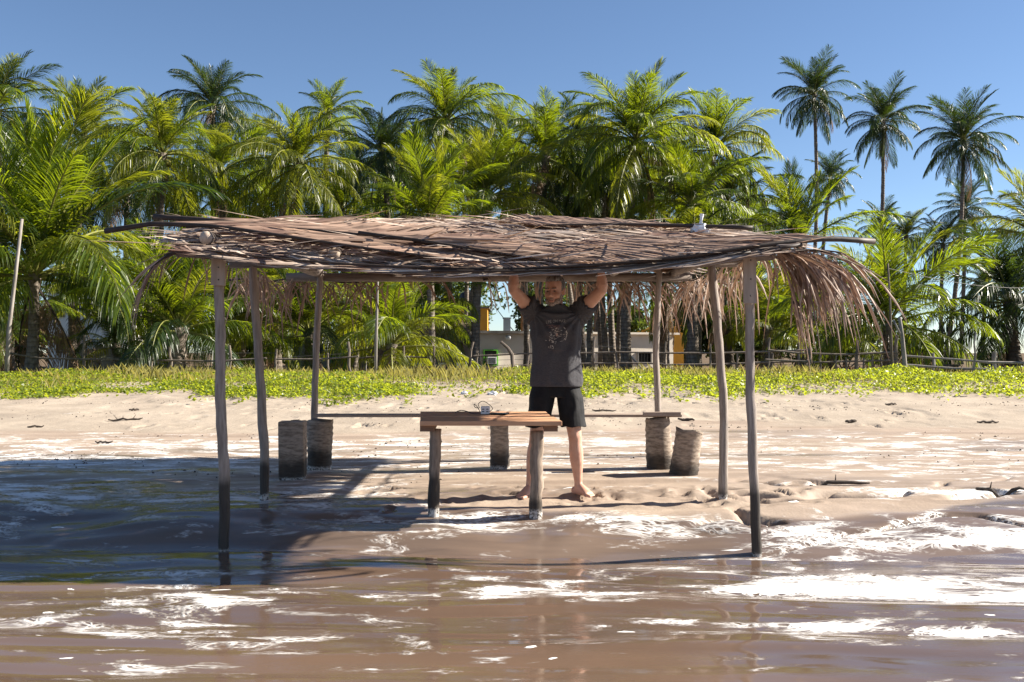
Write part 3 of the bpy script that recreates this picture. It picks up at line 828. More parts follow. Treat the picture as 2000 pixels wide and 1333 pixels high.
for i, (h, fr) in enumerate(zip(holes, ('green_paint', 'slab_edge', 'slab_edge'))):
    window(house, (h[0] + h[1]) / 2, (h[2] + h[3]) / 2, h[1] - h[0], h[3] - h[2], -.1, fr, i > 0, i == 0)
m = MB(); m.box((0, 0, .35), (.42, .4, .7)); m.box((0, -.02, .75), (.5, .5, .08))
tag(m.build('roof_box', 'white_plastic', None, loc=(XW(990), D + .6, zg + wtop + .15)), 'white box standing on the cream house roof left of the man', 'roof box')
m = MB(); m.ellipsoid((0, 0, 0), (.16, .14, .14), seg=10, rings=8); m.tube([(0, .12, .05), (0, .3, .12)], .03, 6)
tag(m.build('wall_lamp', 'white_plastic', None, True, (XW(993), D - .38, ZW(660))), 'small white lamp on the cream wall beside the man', 'lamp')
# porch at the left end of the house
porch = thing('porch', (XW(850), 50, gz(XW(850, 50), 50)), 'shady porch with thatched roof and pierced parapet left of the house', 'porch')
zp = porch.location.z
m = MB(); x0, x1 = -1.0, 2.0; zt = ZW(709, 50) - zp
hs = []
for r_ in range(2):
    for k in range(9): hs.append((x0 + .16 + k * .32 + .08 * (r_ % 2), x0 + .30 + k * .32 + .08 * (r_ % 2), .25 + r_ * .19 - .1, .25 + r_ * .19 + .01))
wall_panel(m, x0, x1, -.2, zt, 0, .15, hs); m.build('parapet', 'white_wall', porch)
for k in range(3):
    m = MB(); m.tube([(-3.2 + k * 2.55, .22, -.2), (-3.2 + k * 2.55, .22, 1.75)], .07, 7); m.build('post', 'stick', porch)
m = MB(); rg = random.Random(4)
for k in range(420):
    x = rg.uniform(-3.7, 2.3); y = rg.uniform(-.5, 3.2); z = 1.75 + .30 * y + rg.uniform(-.05, .08); l = rg.uniform(.5, .9)
    m.poly([(x - .03, y, z), (x + .03, y, z), (x + .05 + rg.uniform(-.1, .1), y - l, z - .32 * l - rg.uniform(0, .1)), (x - .02, y - l * .98, z - .32 * l - .05)])
m.box((-.7, 1.4, 2.05), (5.9, 3.6, .06), rot=Matrix.Rotation(.29, 3, 'X')); m.build('thatch_roof', 'old_thatch', porch)
m = MB(); m.box((-.7, 3.3, 1.1), (5.8, .15, 2.6)); m.build('back_wall', 'grey_concrete', porch)

def small_building(name, label, px0, px1, py_top, d, mat, depth=4, wins=(), gable=0, door=None):
    x0, x1 = XW(px0, d), XW(px1, d); xc = (x0 + x1) / 2
    z0 = gz(xc, d); h = ZW(py_top, d) - z0
    r = thing(name, (xc, d, z0), label, 'building')
    hs = [(XW(a, d) - xc, XW(b, d) - xc, ZW(f, d) - z0, ZW(e, d) - z0) for a, b, e, f in wins]
    m = MB(); wall_panel(m, x0 - xc, x1 - xc, -.2, h, 0, .2, hs)
    for s in (-1, 1): m.box((s * ((x1 - x0) / 2 - .1), depth / 2 + .1, h / 2 - .1), (.2, depth, h + .2))
    m.box((0, depth + .2, h / 2 - .1), (x1 - x0 - .01, .2, h + .2))
    if gable:
        m.poly([(x0 - xc, -.1, h), (x1 - xc, -.1, h), (x1 - xc, -.1, h + gable)]); m.poly([(x0 - xc, -.1, h), (x1 - xc, -.1, h + gable), (x1 - xc, depth, h + gable), (x0 - xc, depth, h)])
    m.build('wall', mat, r)
    if not gable:
        m = MB(); m.box((0, depth / 2, h + .06), (x1 - x0 + .3, depth + .6, .12)); m.build('roof_slab', mat if mat != 'orange_wall' else 'slab_edge', r)
    for q in hs: window(r, (q[0] + q[1]) / 2, (q[2] + q[3]) / 2, q[1] - q[0], q[3] - q[2], -.1, 'slab_edge')
    if door:
        m = MB(); m.box((XW((door[0] + door[1]) / 2, d) - xc, -.13, (ZW(door[2], d) - z0) / 2), (XW(door[1], d) - XW(door[0], d), .06, ZW(door[2], d) - z0)); dd = m.build('door', 'green_paint', r)
        m = MB(); m.ellipsoid((XW(door[0], d) - xc + .12, -.19, 1.0), (.035, .035, .035), seg=6, rings=5); m.build('handle', 'iron_bar', dd)
    return r
small_building('orange_building', 'orange walled building behind the palm trunk left of the man', 895, 952, 603, 68, 'orange_wall')
small_building('orange_building', 'orange building with sloping gable seen right of the man', 1232, 1335, 652, 70, 'orange_wall', gable=1.15)
small_building('white_building', 'white two storey building behind the left palm trunks', 95, 215, 560, 50, 'white_wall', 5, [(112, 128, 590, 620), (112, 128, 650, 690), (170, 190, 590, 620)])
small_building('block_hut', 'grey block hut with bright green door left of centre', 560, 712, 655, 52, 'grey_concrete', 4, [(605, 632, 672, 700)], 0, (648, 690, 668))
m = MB(); m.tube([(0, 0, 0), (0, 0, .1), (0, 0, 1.0), (0, 0, 1.2)], [.55, .58, .58, .2], 16)
tag(m.build('water_tank', 'black_tank', None, True, (XW(912, 68), 70, ZW(603, 68) + .13)), 'black water tank on the orange building', 'water tank')
# low concrete block wall, laid block by block
bw = thing('block_wall', (XW(165, 36), 36, gz(XW(165, 36), 36)), 'low unpainted concrete block wall behind the left palms', 'wall')
m = MB(); m.box((0, 0, 0), (.39, .14, .19)); bme = m.mesh('block', 'grey_concrete')
for r_ in range(6):
    for k in range(9):
        if r_ == 5 and k in (0, 3, 4, 7): continue
        link('block', bme, bw, (k * .405 + (.2 if r_ % 2 else 0), RNG.uniform(-.008, .008), .1 + r_ * .205))
m = MB(); m.box((1.75, .02, .5), (3.6, .10, 1.15)); m.build('mortar', 'grey_concrete', bw)
# metal ladder leaning on the house
lad = thing('ladder', P(1258, 722, 53), 'pale metal ladder leaning by the house, right of the man', 'ladder')
tp = P(1184, 640, 53) - lad.location
for s in (0, .38):
    m = MB(); m.tube([(0, s, -.1), tp + Vector((0, s, 0))], .04, 6); m.build('rail', 'metal_pale', lad)
for k in range(9):
    c = tp * ((k + .7) / 9.4); m = MB(); m.tube([c, c + Vector((0, .38, 0))], .022, 5); m.build('rung', 'metal_pale', lad)

# ---------------- fences: posts and rails of rough sticks
def fence(name, label, posts, rails, wires, rad=.045, mat='stick'):
    p0 = posts[0]; d0 = p0[2]
    r = thing(name, P(p0[0], HZ, d0), label, 'fence')
    o = r.location
    for px, pt, d, lean, k in posts:
        top = P(px + lean, pt, d); b = P(px, HZ, d); b.z = gz(b.x, d) - .15
        m = MB(); m.tube(wob(b - o, top - o, 6, .03), [rad * k * f for f in (1.1, 1.0, .98, .93, .9, .8)], 7, jit=.08); m.build('post', mat, r)
    for pts, rr in rails:
        q = [P(*p) - o for p in pts]
        full = []
        for a, b in zip(q, q[1:]): full += wob(a, b, 5, .02)[:-1]
        full.append(q[-1])
        m = MB(); m.tube(full, [rr * RNG.uniform(.8, 1.1) for _ in full], 6); m.build('rail', mat, r)
    for pts in wires:
        q = [P(*p) - o for p in pts]; m = MB(); m.tube(q, .005, 4); m.build('wire', 'wire', r)
    return r
dl = 25.5
fence('stick_fence', 'rough stick and wire fence along the left dune', [(12, 640, dl, 3, .9), (165, 655, dl, 0, .9), (293, 684, dl, 3, .9), (333, 678, dl, -2, .9), (448, 675, dl, 0, .9), (540, 682, dl, 0, .8), (640, 690, dl, 0, .7), (688, 668, dl, -8, .9)],
      [([(14, 690, dl), (80, 700, dl), (180, 702, dl), (290, 703, dl)], .026), ([(296, 704, dl - .07), (430, 706, dl - .07), (520, 700, dl - .07)], .024), ([(540, 702, dl - .07), (620, 702, dl - .07), (700, 697, dl - .07)], .024)],
      [[(12, 650, dl), (165, 660, dl), (333, 690, dl), (540, 690, dl)], [(12, 672, dl), (333, 712, dl), (690, 690, dl)]])
dc = 28.5
fence('gate_fence', 'crooked stick fence with forked posts at the gap before the house', [(784, 676, dc, 4, 1.0), (848, 676, dc, 0, .9), (912, 668, dc, 12, 1.0), (930, 690, dc + .3, 4, .7), (1033, 669, dc, -2, .9), (1158, 658, dc, 3, .8), (1210, 682, dc, -10, .8)],
      [([(700, 700, dc), (790, 692, dc)], .03), ([(790, 697, dc), (850, 699, dc)], .025), ([(792, 718, dc), (850, 717, dc)], .025), ([(925, 696, dc), (1010, 692, dc), (1040, 690, dc)], .025), ([(912, 741, dc - .1), (960, 727, dc - .1), (1030, 713, dc - .1)], .03), ([(1130, 690, dc), (1210, 688, dc), (1300, 690, dc)], .025), ([(1130, 711, dc), (1210, 709, dc), (1300, 711, dc)], .025)],
      [[(920, 705, dc), (1035, 702, dc)], [(920, 716, dc), (1035, 712, dc)], [(1035, 680, dc), (1158, 676, dc), (1290, 682, dc)]])
m = MB(); b = P(1004, HZ, dc - .2); b.z = gz(b.x, dc) - .1; o = b.copy()
m.tube([Vector((0, 0, 0)), P(1002, 715, dc - .2) - o, P(1000, 693, dc - .2) - o, P(992, 680, dc - .2) - o, P(978, 668, dc - .2) - o], [.065, .06, .06, .05, .04], 8, jit=.08)
tag(m.build('bent_post', 'stick', None, loc=o), 'dark crooked post bent over to the left beside the gap in the dune', 'post')
dr = 27.5
fence('rail_fence', 'stick rail fence under the right shelter posts', [(1300, 668, dr, 0, .6), (1385, 672, dr, 2, .7), (1440, 690, dr, 0, .7), (1500, 660, dr, 3, .8), (1508, 690, dr, 0, 1.1), (1560, 670, dr, 0, .8), (1580, 680, dr, 0, .9)],
      [([(1295, 690, dr), (1400, 690, dr), (1505, 687, dr), (1580, 684, dr)], .028), ([(1295, 713, dr), (1400, 712, dr), (1500, 708, dr), (1580, 706, dr)], .028)], [])
fence('pole_fence', 'pale pole rail fence at the right with close set short stakes', [(1582, 676, 26, 0, .9), (1602, 690, 26, 0, .6), (1634, 692, 26, 0, .6), (1652, 698, 26, 0, .6), (1675, 665, 26, 0, 1.1), (1687, 700, 26, 0, .6), (1705, 696, 26, 0, .6), (1722, 694, 26, 0, .6), (1752, 655, 26, 0, 1.0)],
      [([(1500, 684, 26), (1560, 690, 26), (1650, 693, 26), (1750, 688, 26)], .026), ([(1495, 703, 26), (1600, 708, 26), (1750, 704, 26)], .026), ([(1580, 726, 26.1), (1660, 730, 26.1), (1755, 728, 26.1)], .03), ([(1712, 735, 25.9), (1748, 705, 25.9)], .025)], [])
fence('long_rail_fence', 'two long pale rails running to the right picture edge', [(1822, 690, 26.5, 0, 1.0), (1898, 650, 25, 8, .6), (1943, 688, 27, 0, 1.5), (2010, 680, 25, 0, 1.0)],
      [([(1762, 695, 26), (1860, 702, 25.5), (1930, 708, 25), (2030, 710, 25)], .032), ([(1762, 713, 26), (1860, 720, 25.5), (1930, 722, 25), (2030, 715, 25)], .036)], [], mat='stick_pale')
# single poles
def pole(name, label, pts, d, r, mat, fork=None):
    b = P(pts[0][0], HZ, d); b.z = gz(b.x, d) - .15
    q = [Vector((0, 0, 0))] + [P(x, y, d) - b for x, y in pts[1:]]
    m = MB(); m.tube(q, [r * (1 - .35 * i / (len(q) - 1)) for i in range(len(q))], 8, jit=.05)
    if fork: m.tube([P(*fork[0], d) - b, P(*fork[1], d) - b], [r * .6, r * .35], 6)
    tag(m.build(name, mat, None, True, b), label, 'pole')
pole('leaning_pole', 'pale pole leaning right at the left edge of the dune', [(12, 720), (18, 640), (30, 540), (43, 428)], 23.5, .055, 'stick_pale')
pole('bamboo_pole', 'thin tall grey pole behind the left half of the shelter', [(733, 722), (735, 650), (737, 580), (738, 500)], 24, .040, 'stick_pale')
pole('thin_pole', 'thin dark upright pole right of the hanging thatch', [(1744, 738), (1740, 650), (1738, 580), (1734, 515)], 25.3, .035, 'stick')
pole('forked_pole', 'bleached forked pole leaning at the right fence', [(1770, 742), (1766, 700), (1762, 655), (1757, 620)], 25, .065, 'stick_pale', ((1764, 665), (1745, 625)))
m = MB(); a = P(1736, 525, 25.3); b = P(2100, 558, 30); o = P(1736, 525, 25.3)
m.tube([a.lerp(b, i / 10) - o - Vector((0, 0, .25 * math.sin(math.pi * i / 10))) for i in range(11)], .007, 4)
tag(m.build('overhead_wire', 'wire', None, loc=o), 'thin wire strung from the thin dark pole to the right edge', 'wire')
# bench far right behind the rails
bn = thing('low_bench', (P(1840, HZ, 33).x, 33, gz(P(1840, HZ, 33).x, 33)), 'small dark bench in the dry grass behind the right rails', 'bench')
m = MB(); m.box((0, 0, .42), (1.1, .3, .05)); m.build('seat', 'stick', bn)
for s in (-.45, .45):
    m = MB(); m.box((s, 0, .2), (.07, .25, .39)); m.build('leg', 'stick', bn)
# ------------------------------------------------------------------ shelter
def wet_wood(name, c1, c2, foam_z, dark_z=.53, grain=(9, 9, .9)):
    """weathered wood, soaked dark below the swash line, a rim of dried foam at the foot"""
    t = NT(name)
    n = t.noise(t.coord('Object', grain), 5.0, 6, .65)
    n2 = t.noise(t.coord('World'), 5.0, 3, .6); n3 = t.noise(t.coord('World'), 60.0, 2, .6)
    c = t.mix(t.ramp(n, .3, .7), c1, c2)
    z = t.zpos()
    zz = t.math('ADD', z, t.math('MULTIPLY', t.math('SUBTRACT', n2, .5), .14))
    wetf = t.math('SUBTRACT', 1.0, t.ramp(zz, dark_z - .05, dark_z + .05))
    c = t.mix(t.math('MULTIPLY', wetf, .86), c, (.014, .011, .009))
    ff = t.math('SUBTRACT', 1.0, t.ramp(t.math('ADD', z, t.math('ADD', t.math('MULTIPLY', t.math('SUBTRACT', n3, .5), .09), t.math('MULTIPLY', t.math('SUBTRACT', n2, .5), .06))), foam_z, foam_z + .02))
    c = t.mix(t.math('MULTIPLY', ff, t.ramp(n3, .35, .6)), c, (.55, .52, .49))
    t.done(t.principled(c, t.lerp(wetf, .85, .6), t.bump(n, .6, .012), .3))
plain('log', (.21, .17, .145), (.11, .088, .075), .85, 4, (1.2, 8, 8), .5)
plain('log_y', (.21, .17, .145), (.11, .088, .075), .85, 4, (8, 1.2, 8), .5)
plain('log_end', (.55, .45, .36), (.40, .31, .24), .85, 9)
plain('nailed_board', (.42, .34, .28), (.31, .25, .205), .8, 3, (7, 7, .8), .3)
plain('nail', (.05, .04, .035), None, .5, 5)
plain('plastic_bag', (.80, .81, .83), (.70, .71, .73), .35, 6)
for THN, TA, TB_ in (('thatch', (.74, .60, .49), (.19, .13, .095)), ('thatch_brown', (.50, .34, .25), (.13, .085, .062))):
  t = NT(THN)
  r = t.n('ShaderNodeNewGeometry').outputs['Random Per Island']
  c = t.mix(t.ramp(r, .0, 1.0, False), TA, TB_)
  c = t.mix(t.ramp(t.noise(t.coord('World'), 2.2, 3), .50, .66), c, t.mix(r, (.30, .18, .135), (.15, .09, .07)))
  pr = t.principled(c, .55, None, .4)
  tr = t.n('ShaderNodeBsdfTranslucent'); t.put(tr.inputs['Color'], (.30, .18, .11))
  mx = t.n('ShaderNodeMixShader'); mx.inputs[0].default_value = .18
  t.t.links.new(pr, mx.inputs[1]); t.t.links.new(tr.outputs[0], mx.inputs[2]); t.done(mx.outputs[0])

SH = thing('beach_shelter', (-.2, 8.4, gz(-.2, 8.4)), 'open beach shelter of crooked wooden posts with dry palm thatch roof', 'shelter')
SO = SH.location.copy()
def sp(mb, name, mat, smooth=True, parent=None):
    """build a part given in world coordinates under the shelter"""
    mb.v = [tuple(Vector(v) - SO) for v in mb.v]
    return mb.build(name, mat, parent or SH, smooth)

POSTS = [  # pixel points from foot to top, depth, radius
    ('front left', [(437, 1066), (438, 960), (436, 880), (430, 780), (431, 680), (428, 580), (424, 480)], 6.73, .037),
    ('front right', [(1480, 1090), (1475, 980), (1469, 860), (1465, 740), (1464, 620), (1463, 490)], 6.73, .034),
    ('mid left', [(517, 972), (516, 880), (511, 780), (505, 690), (498, 600), (494, 505)], 7.86, .037),
    ('mid right', [(1410, 982), (1413, 900), (1414, 800), (1408, 720), (1400, 620), (1388, 505)], 7.86, .036),
    ('back left', [(614, 905), (614, 800), (617, 700), (622, 600), (626, 525)], 10.35, .036),
    ('back right', [(1286, 905), (1285, 800), (1281, 700), (1284, 610), (1288, 525)], 10.35, .034)]
for i, (nm, pts, d, r) in enumerate(POSTS):
    f = P(*pts[0], d); zf = gz(f.x, d)
    wet_wood('post_wood_%d' % i, (.36, .31, .275), (.20, .165, .14), max(zf, WATER) + (.035 if i > 1 else .008), (.54, .50, .52, .34, .3, .3)[i])
    q = [P(x, y, d) for x, y in pts]; q[0].z = zf - .25
    full = []
    for a, b in zip(q, q[1:]): full += [a.lerp(b, k / 4) + Vector((RNG.uniform(-.004, .004), RNG.uniform(-.004, .004), 0)) for k in range(4)]
    full.append(q[-1])
    m = MB(); m.tube(full, [r * (1.03 - .14 * k / len(full)) * RNG.uniform(.95, 1.05) for k in range(len(full))], 12, jit=.035)
    po = sp(m, 'post', 'post_wood_%d' % i)
    po['label'] = nm + ' post of the shelter, dark and wet at the foot'
# boards nailed across the post heads
for x, y0, y1, w, tilt in ((427, 480, 558, .093, .02), (1464, 488, 593, .084, -.01)):
    c = P(x, (y0 + y1) / 2, 6.665); h = (y1 - y0) / F * 6.67
    m = MB(); m.box(c, (w, .028, h), rot=Matrix.Rotation(tilt, 3, 'Y')); bo = sp(m, 'board', 'nailed_board', False)
    for k in (-.36, -.05, .3):
        m = MB(); m.tube([c + Vector((.004, -.013, k * h)), c + Vector((.004, -.020, k * h))], .005, 6); sp(m, 'nail', 'nail', parent=bo)
# beams along the front, middle and back
def beam(pts, r, mat='log', ends=True):
    full = []
    for a, b in zip(pts, pts[1:]): full += wob(a, b, 5, .006)[:-1]
    full.append(pts[-1])
    m = MB(); m.tube(full, [r * RNG.uniform(.94, 1.05) for _ in full], 10, jit=.04)
    if ends and len(m.f) > 2: m.m[-1] = 1; m.m[-2] = 1
    return sp(m, 'beam', [mat, 'log_end'])
beam([P(345, 488, 6.78), P(520, 502, 6.78), P(760, 515, 6.80), P(1000, 519, 6.80)], .050)
beam([P(760, 521, 6.90), P(1000, 519, 6.90), P(1250, 511, 6.86), P(1420, 503, 6.80), P(1512, 497, 6.79)], .040)
beam([P(450, 515, 7.86), P(1000, 513, 7.80), P(1440, 513, 7.86)], .040)
beam([P(560, 542, 10.4), P(1350, 542, 10.4)], .045)
for x, z, y0 in ((-2.03, 2.165, 6.60), (-1.18, 2.06, 6.60), (-.35, 2.19, 7.2), (.5, 2.19, 7.2), (1.05, 2.19, 7.2), (1.69, 2.085, 6.60)):
    beam([Vector((x, y0, z)), Vector((x + .02, 7.7, 2.20)), Vector((x, 10.7, 2.24))], .043, 'log_y')

# thatch: dry fronds laid across, one object each
def roof_z(x, y):
    """upper surface of the heap of fronds"""
    sag = -.160 * (1 - ((x + .2) / 2.1) ** 2) if abs(x + .2) < 2.1 else 0
    front = 2.10 + sag
    t = min(max((y - 6.52) / .95, 0), 1)
    top = 2.375 - .05 * max(0, abs(x + .3) - 1.7) - .05 * max(0, x) 
    return front + (top - front) * t ** .95
def strip(mb, pts, w, nrm, m=0):
    """a leaflet: narrow folded ribbon through the points"""
    b = len(mb.v); n = len(pts)
    for i, p in enumerate(pts):
        d = (pts[min(i + 1, n - 1)] - pts[max(i - 1, 0)]).normalized()
        s = d.cross(nrm); s = s.normalized() if s.length > 1e-4 else Vector((1, 0, 0))
        ww = w * (.7, 1.0, .8, .25)[min(int(4 * i / n), 3)] if i < n - 1 else w * .1
        mb.v += [tuple(p - s * ww), tuple(p + nrm * ww * .35), tuple(p + s * ww)]
    for i in range(n - 1):
        for k in (0, 1):
            mb.f.append((b + 3 * i + k, b + 3 * i + k + 1, b + 3 * i + 4 + k, b + 3 * i + 3 + k)); mb.m.append(m)
def thatch_frond(rg, x0, x1, y, lift, yb=None, dirs=(1, -1), L=.75, bow=.0, rib=.016, off=0.0, ang=(9, 30), tail=True):
    """rachis from (x0,y) to (x1,yb); leaflets sweep along the way it points, lying on the heap"""
    yb = y if yb is None else yb
    sgn = 1 if x1 > x0 else -1
    def C(t):
        x = x0 + (x1 - x0) * t; yy = y + (yb - y) * t + bow * math.sin(math.pi * t)
        return Vector((x, yy, roof_z(x, yy) + lift + off * math.sin(math.pi * t)))
    mb = MB(); n = 58
    for s in dirs:
        for k in range(n):
            if rg.random() < .06: continue
            t = .10 + .9 * (k + rg.random()) / n
            q = C(t); a = math.radians(rg.uniform(*ang)) * (1.1 - .35 * t)
            l = L * math.sin(math.pi * min(.2 + .72 * t, 1)) ** .6 * rg.uniform(.75, 1.1)
            pts = []
            for j in range(5):
                u = j / 4
                xx = q.x + sgn * math.cos(a) * l * u; yy = q.y + s * math.sin(a) * l * u
                h = roof_z(xx, yy) + lift * (1 - .5 * u) + rg.uniform(-.004, .010) + .03 * math.sin(math.pi * u) * rg.random()
                if yy < 6.50: yy = 6.50 - (6.50 - yy) * .15; h = roof_z(xx, 6.50) + lift * .5 - (6.50 - yy) * .8 - .02 * rg.random()
                h = min(h, roof_z(xx, yy) + .09)
                if xx < -2.35: xx = -2.35 + (xx + 2.35) * .2
                if xx > 2.0: h -= .5 * (xx - 2.0) ** 1.3 * rg.uniform(.6, 1.3)
                pts.append(Vector((xx, max(yy, 6.43), h)))
            nr = Vector((rg.uniform(-.35, .35), rg.uniform(-.75, .1), 1)).normalized()
            strip(mb, pts, rg.uniform(.010, .019), nr)
    fo = sp(mb, 'thatch_frond', 'thatch', False)
    m = MB(); m.tube([C(i / 10) + Vector((0, 0, .004)) for i in range(11)], [rib * (1 - .65 * i / 10) for i in range(11)], 6, squash=.7)
    sp(m, 'midrib', 'midrib_dry', True, fo)
    return fo
rg = random.Random(5)
rows = [6.49, 6.50, 6.53, 6.58, 6.66, 6.78, 6.90, 7.02, 7.15, 7.30, 7.45, 7.7, 7.95, 8.2, 8.45, 8.7, 8.95, 9.2, 9.45, 9.7, 9.95, 10.2, 10.4, 10.6]
for ri, y in enumerate(rows):
    for k in range(3 if ri < 11 else 4):
        a = rg.choice((-1, 1)); c = -1.9 + (k + rg.random()) * (1.35 if ri < 11 else 1.0); ln = rg.uniform(1.7, 2.6)
        x0, x1 = (c - ln / 2, c + ln / 2) if a > 0 else (c + ln / 2, c - ln / 2)
        x0 = min(max(x0, -2.35), 1.9); x1 = min(max(x1, -2.0), 1.5)
        thatch_frond(rg, x0, x1, y + rg.uniform(-.04, .04), rg.uniform(-.02, .015) if ri < 5 else rg.uniform(-.03, .03), y + rg.uniform(-.08, .22), dirs=(1,) if ri in (0, 2) else (1, -1), L=rg.uniform(.7, 1.15), rib=rg.uniform(.008, .014))
# the conspicuous ones of the front edge
def edge_frond(pix, L, side, ang, seed, rib=.017, y=6.50, n=110, reach=1.0, curl=.0):
    """midrib follows photo-like points at the roof's front edge; leaflets run back up over the thatch"""
    rg = random.Random(seed); q = [P(px, py, d) for px, py, d in pix]
    def C(t):
        f = min(t * (len(q) - 1), len(q) - 1.001); i = int(f); return q[i].lerp(q[i + 1], f - i)
    mb = MB()
    for k in range(n):
        t = .16 + .84 * (k + rg.random()) / n
        a = C(t); T = (C(min(t + .02, 1)) - C(t - .02)).normalized()
        an = math.radians(rg.uniform(*ang)); l = L * math.sin(math.pi * min(.25 + .65 * t, 1)) ** .6 * rg.uniform(.8, 1.1)
        pts = []
        for j in range(5):
            u = j / 4
            p = a + T * math.cos(an) * l * u
            p.y += side * math.sin(an) * l * u
            if u > 0: p.z = max(a.z + (p.z - a.z) * .3, roof_z(p.x, p.y) + .050) + rg.uniform(0, .025) if side > 0 else p.z - l * u * u * curl
            pts.append(p)
        strip(mb, pts, rg.uniform(.009, .016), Vector((rg.uniform(-.2, .2), -.8, .7)).normalized())
    fo = sp(mb, 'thatch_frond', 'thatch_brown', False)
    m = MB(); m.tube([C(i / 16) for i in range(17)], [rib * (1 - .7 * i / 16) for i in range(17)], 7, squash=.75); sp(m, 'midrib', 'midrib_dry', True, fo)
edge_frond([(1708, 472, 6.7), (1620, 466, 6.6), (1500, 478, 6.52), (1350, 500, 6.48), (1180, 517, 6.47), (1000, 526, 6.48), (860, 520, 6.5)], 1.05, 1, (20, 34), 3, .021)
edge_frond([(205, 452, 6.75), (300, 437, 6.7), (420, 442, 6.62), (560, 462, 6.56), (720, 486, 6.52), (880, 506, 6.5)], 1.0, 1, (18, 38), 4, .020, n=85)
edge_frond([(300, 424, 7.05), (400, 430, 7.0), (560, 446, 6.9), (740, 462, 6.8), (920, 490, 6.7)], 1.0, 1, (18, 40), 6, .022, n=80)
edge_frond([(700, 455, 6.72), (820, 470, 6.62), (960, 492, 6.54), (1100, 512, 6.5)], .8, 1, (8, 24), 8, .014)
edge_frond([(1470, 446, 7.1), (1340, 441, 7.2), (1200, 438, 7.25), (1060, 440, 7.25)], .7, 1, (18, 40), 9, .018, n=70)
# loose leaflets strewn over the top
m = MB(); rg = random.Random(9)
for k in range(1000):
    x = rg.uniform(-2.35, 2.0); y = 6.55 + rg.random() ** 1.6 * 3.8; an = rg.gauss(0, .45) + (math.pi if rg.random() < .5 else 0); l = rg.uniform(.18, .6); tl = rg.uniform(-.05, .16)
    z = roof_z(x, y) + rg.uniform(.0, .045); pts = []
    for j in range(4):
        u = j / 3; xx = x + math.cos(an) * l * u; yy = max(y + math.sin(an) * l * u, 6.45)
        pts.append(Vector((xx, yy, max(z + tl * l * u, roof_z(xx, yy) + .01))))
    strip(m, pts, rg.uniform(.006, .013), Vector((rg.uniform(-.4, .4), rg.uniform(-.8, .2), 1)).normalized())
o = sp(m, 'loose_leaflets', 'thatch', False); o['kind'] = 'stuff'
# hanging fringes: drooping frond tips at the back, the left and the right
def hanging(rg, c, az, L, n, fall, spread=.5, w=(.006, .012), name='hanging_frond'):
    """a frond that leaves the roof at c towards azimuth az and droops"""
    mb = MB(); d = Vector((math.cos(az), math.sin(az), 0)); sd = Vector((-d.y, d.x, 0))
    def C(t):
        return c + d * (L * .55 * math.sin(1.35 * t)) + Vector((0, 0, .04 * t - fall * t ** 2.0))
    for k in range(n):
        t = rg.uniform(.02, 1); s = rg.choice((-1, 1)); a = C(t); l = L * rg.uniform(.35, .75)
        T = (C(t + .03) - C(t)).normalized(); out = (T + sd * s * rg.uniform(0, spread)).normalized()
        pts = []; p = a.copy(); g = rg.uniform(.5, 1.3)
        for j in range(5):
            pts.append(p.copy()); out = (out + Vector((0, 0, -.28 * g))).normalized(); p = p + out * l / 4
        strip(mb, pts, rg.uniform(*w), Vector((rg.uniform(-1, 1), -1, rg.uniform(-.3, .6))).normalized())
    fo = sp(mb, name, rg.choice(('thatch', 'thatch_brown', 'thatch_brown')), False)
    m = MB(); m.tube([C(i / 8) for i in range(9)], [.012 * (1 - .7 * i / 8) for i in range(9)], 6); sp(m, 'midrib', 'midrib_dry', True, fo)
rg = random.Random(21)
def fringe(rg, x0, x1, y0, y1, z, n, lmin, lmax, lean=.25, w=(.005, .011)):
    """part of a frond whose leaflets hang ragged from the roof's rim"""
    mb = MB()
    for k in range(int(n * .62)):
        u = rg.random(); p = Vector((x0 + (x1 - x0) * u, y0 + (y1 - y0) * u + rg.uniform(-.06, .06), z + rg.uniform(-.03, .05)))
        l = lmin * .6 + (lmax * 1.1 - lmin * .6) * rg.random() ** 1.9; o = Vector((rg.gauss(0, lean) * 1.6, rg.gauss(0, lean), rg.uniform(-.4, .3))); pts = []
        o = o + Vector((x1 - x0, y1 - y0, 0)).normalized() * .5
        for j in range(5):
            pts.append(p.copy()); o = (o + Vector((0, 0, -.55))); p = p + o.normalized() * l / 4
        strip(mb, pts, rg.uniform(*w), Vector((rg.uniform(-1, 1), -1, rg.uniform(-.3, .6))).normalized())
    fo = sp(mb, 'hanging_frond', rg.choice(('thatch', 'thatch_brown', 'thatch_brown')), False)
    m = MB(); m.tube([Vector((x0 + (x1 - x0) * i / 6, y0 + (y1 - y0) * i / 6, z + .02 + .02 * math.sin(i))) for i in range(7)], [.011 * (1 - .6 * i / 6) for i in range(7)], 6); sp(m, 'midrib', 'midrib_dry', True, fo)
for x0, x1, n, a, b in ((-2.95, -2.2, 60, .25, .62), (-2.1, -2.85, 60, .25, .6), (-2.3, -1.45, 60, .22, .55), (-1.3, -1.9, 40, .2, .5), (-1.2, -.7, 24, .1, .3), (-.3, .2, 24, .1, .35), (.2, .9, 34, .15, .42), (.6, 1.35, 46, .2, .55), (1.0, 1.8, 60, .25, .6), (1.6, 2.4, 60, .25, .62), (2.5, 1.8, 50, .25, .62), (1.5, .8, 40, .2, .5)):
    fringe(rg, x0, x1, 10.45 + rg.uniform(-.1, .1), 10.5, 2.14, n, a, b)
for x, y0, y1, n, a, b in ((1.86, 7.3, 8.3, 50, .2, .6), (1.9, 8.2, 9.2, 50, .2, .6), (1.9, 9.1, 10.2, 50, .2, .6), (-2.3, 7.2, 8.2, 18, .1, .45), (-2.35, 8.2, 9.2, 26, .15, .5), (-2.4, 9.2, 10.3, 40, .2, .55)):
    fringe(rg, x, x + rg.uniform(-.1, .1), y0, y1, 2.13, n, a, b)
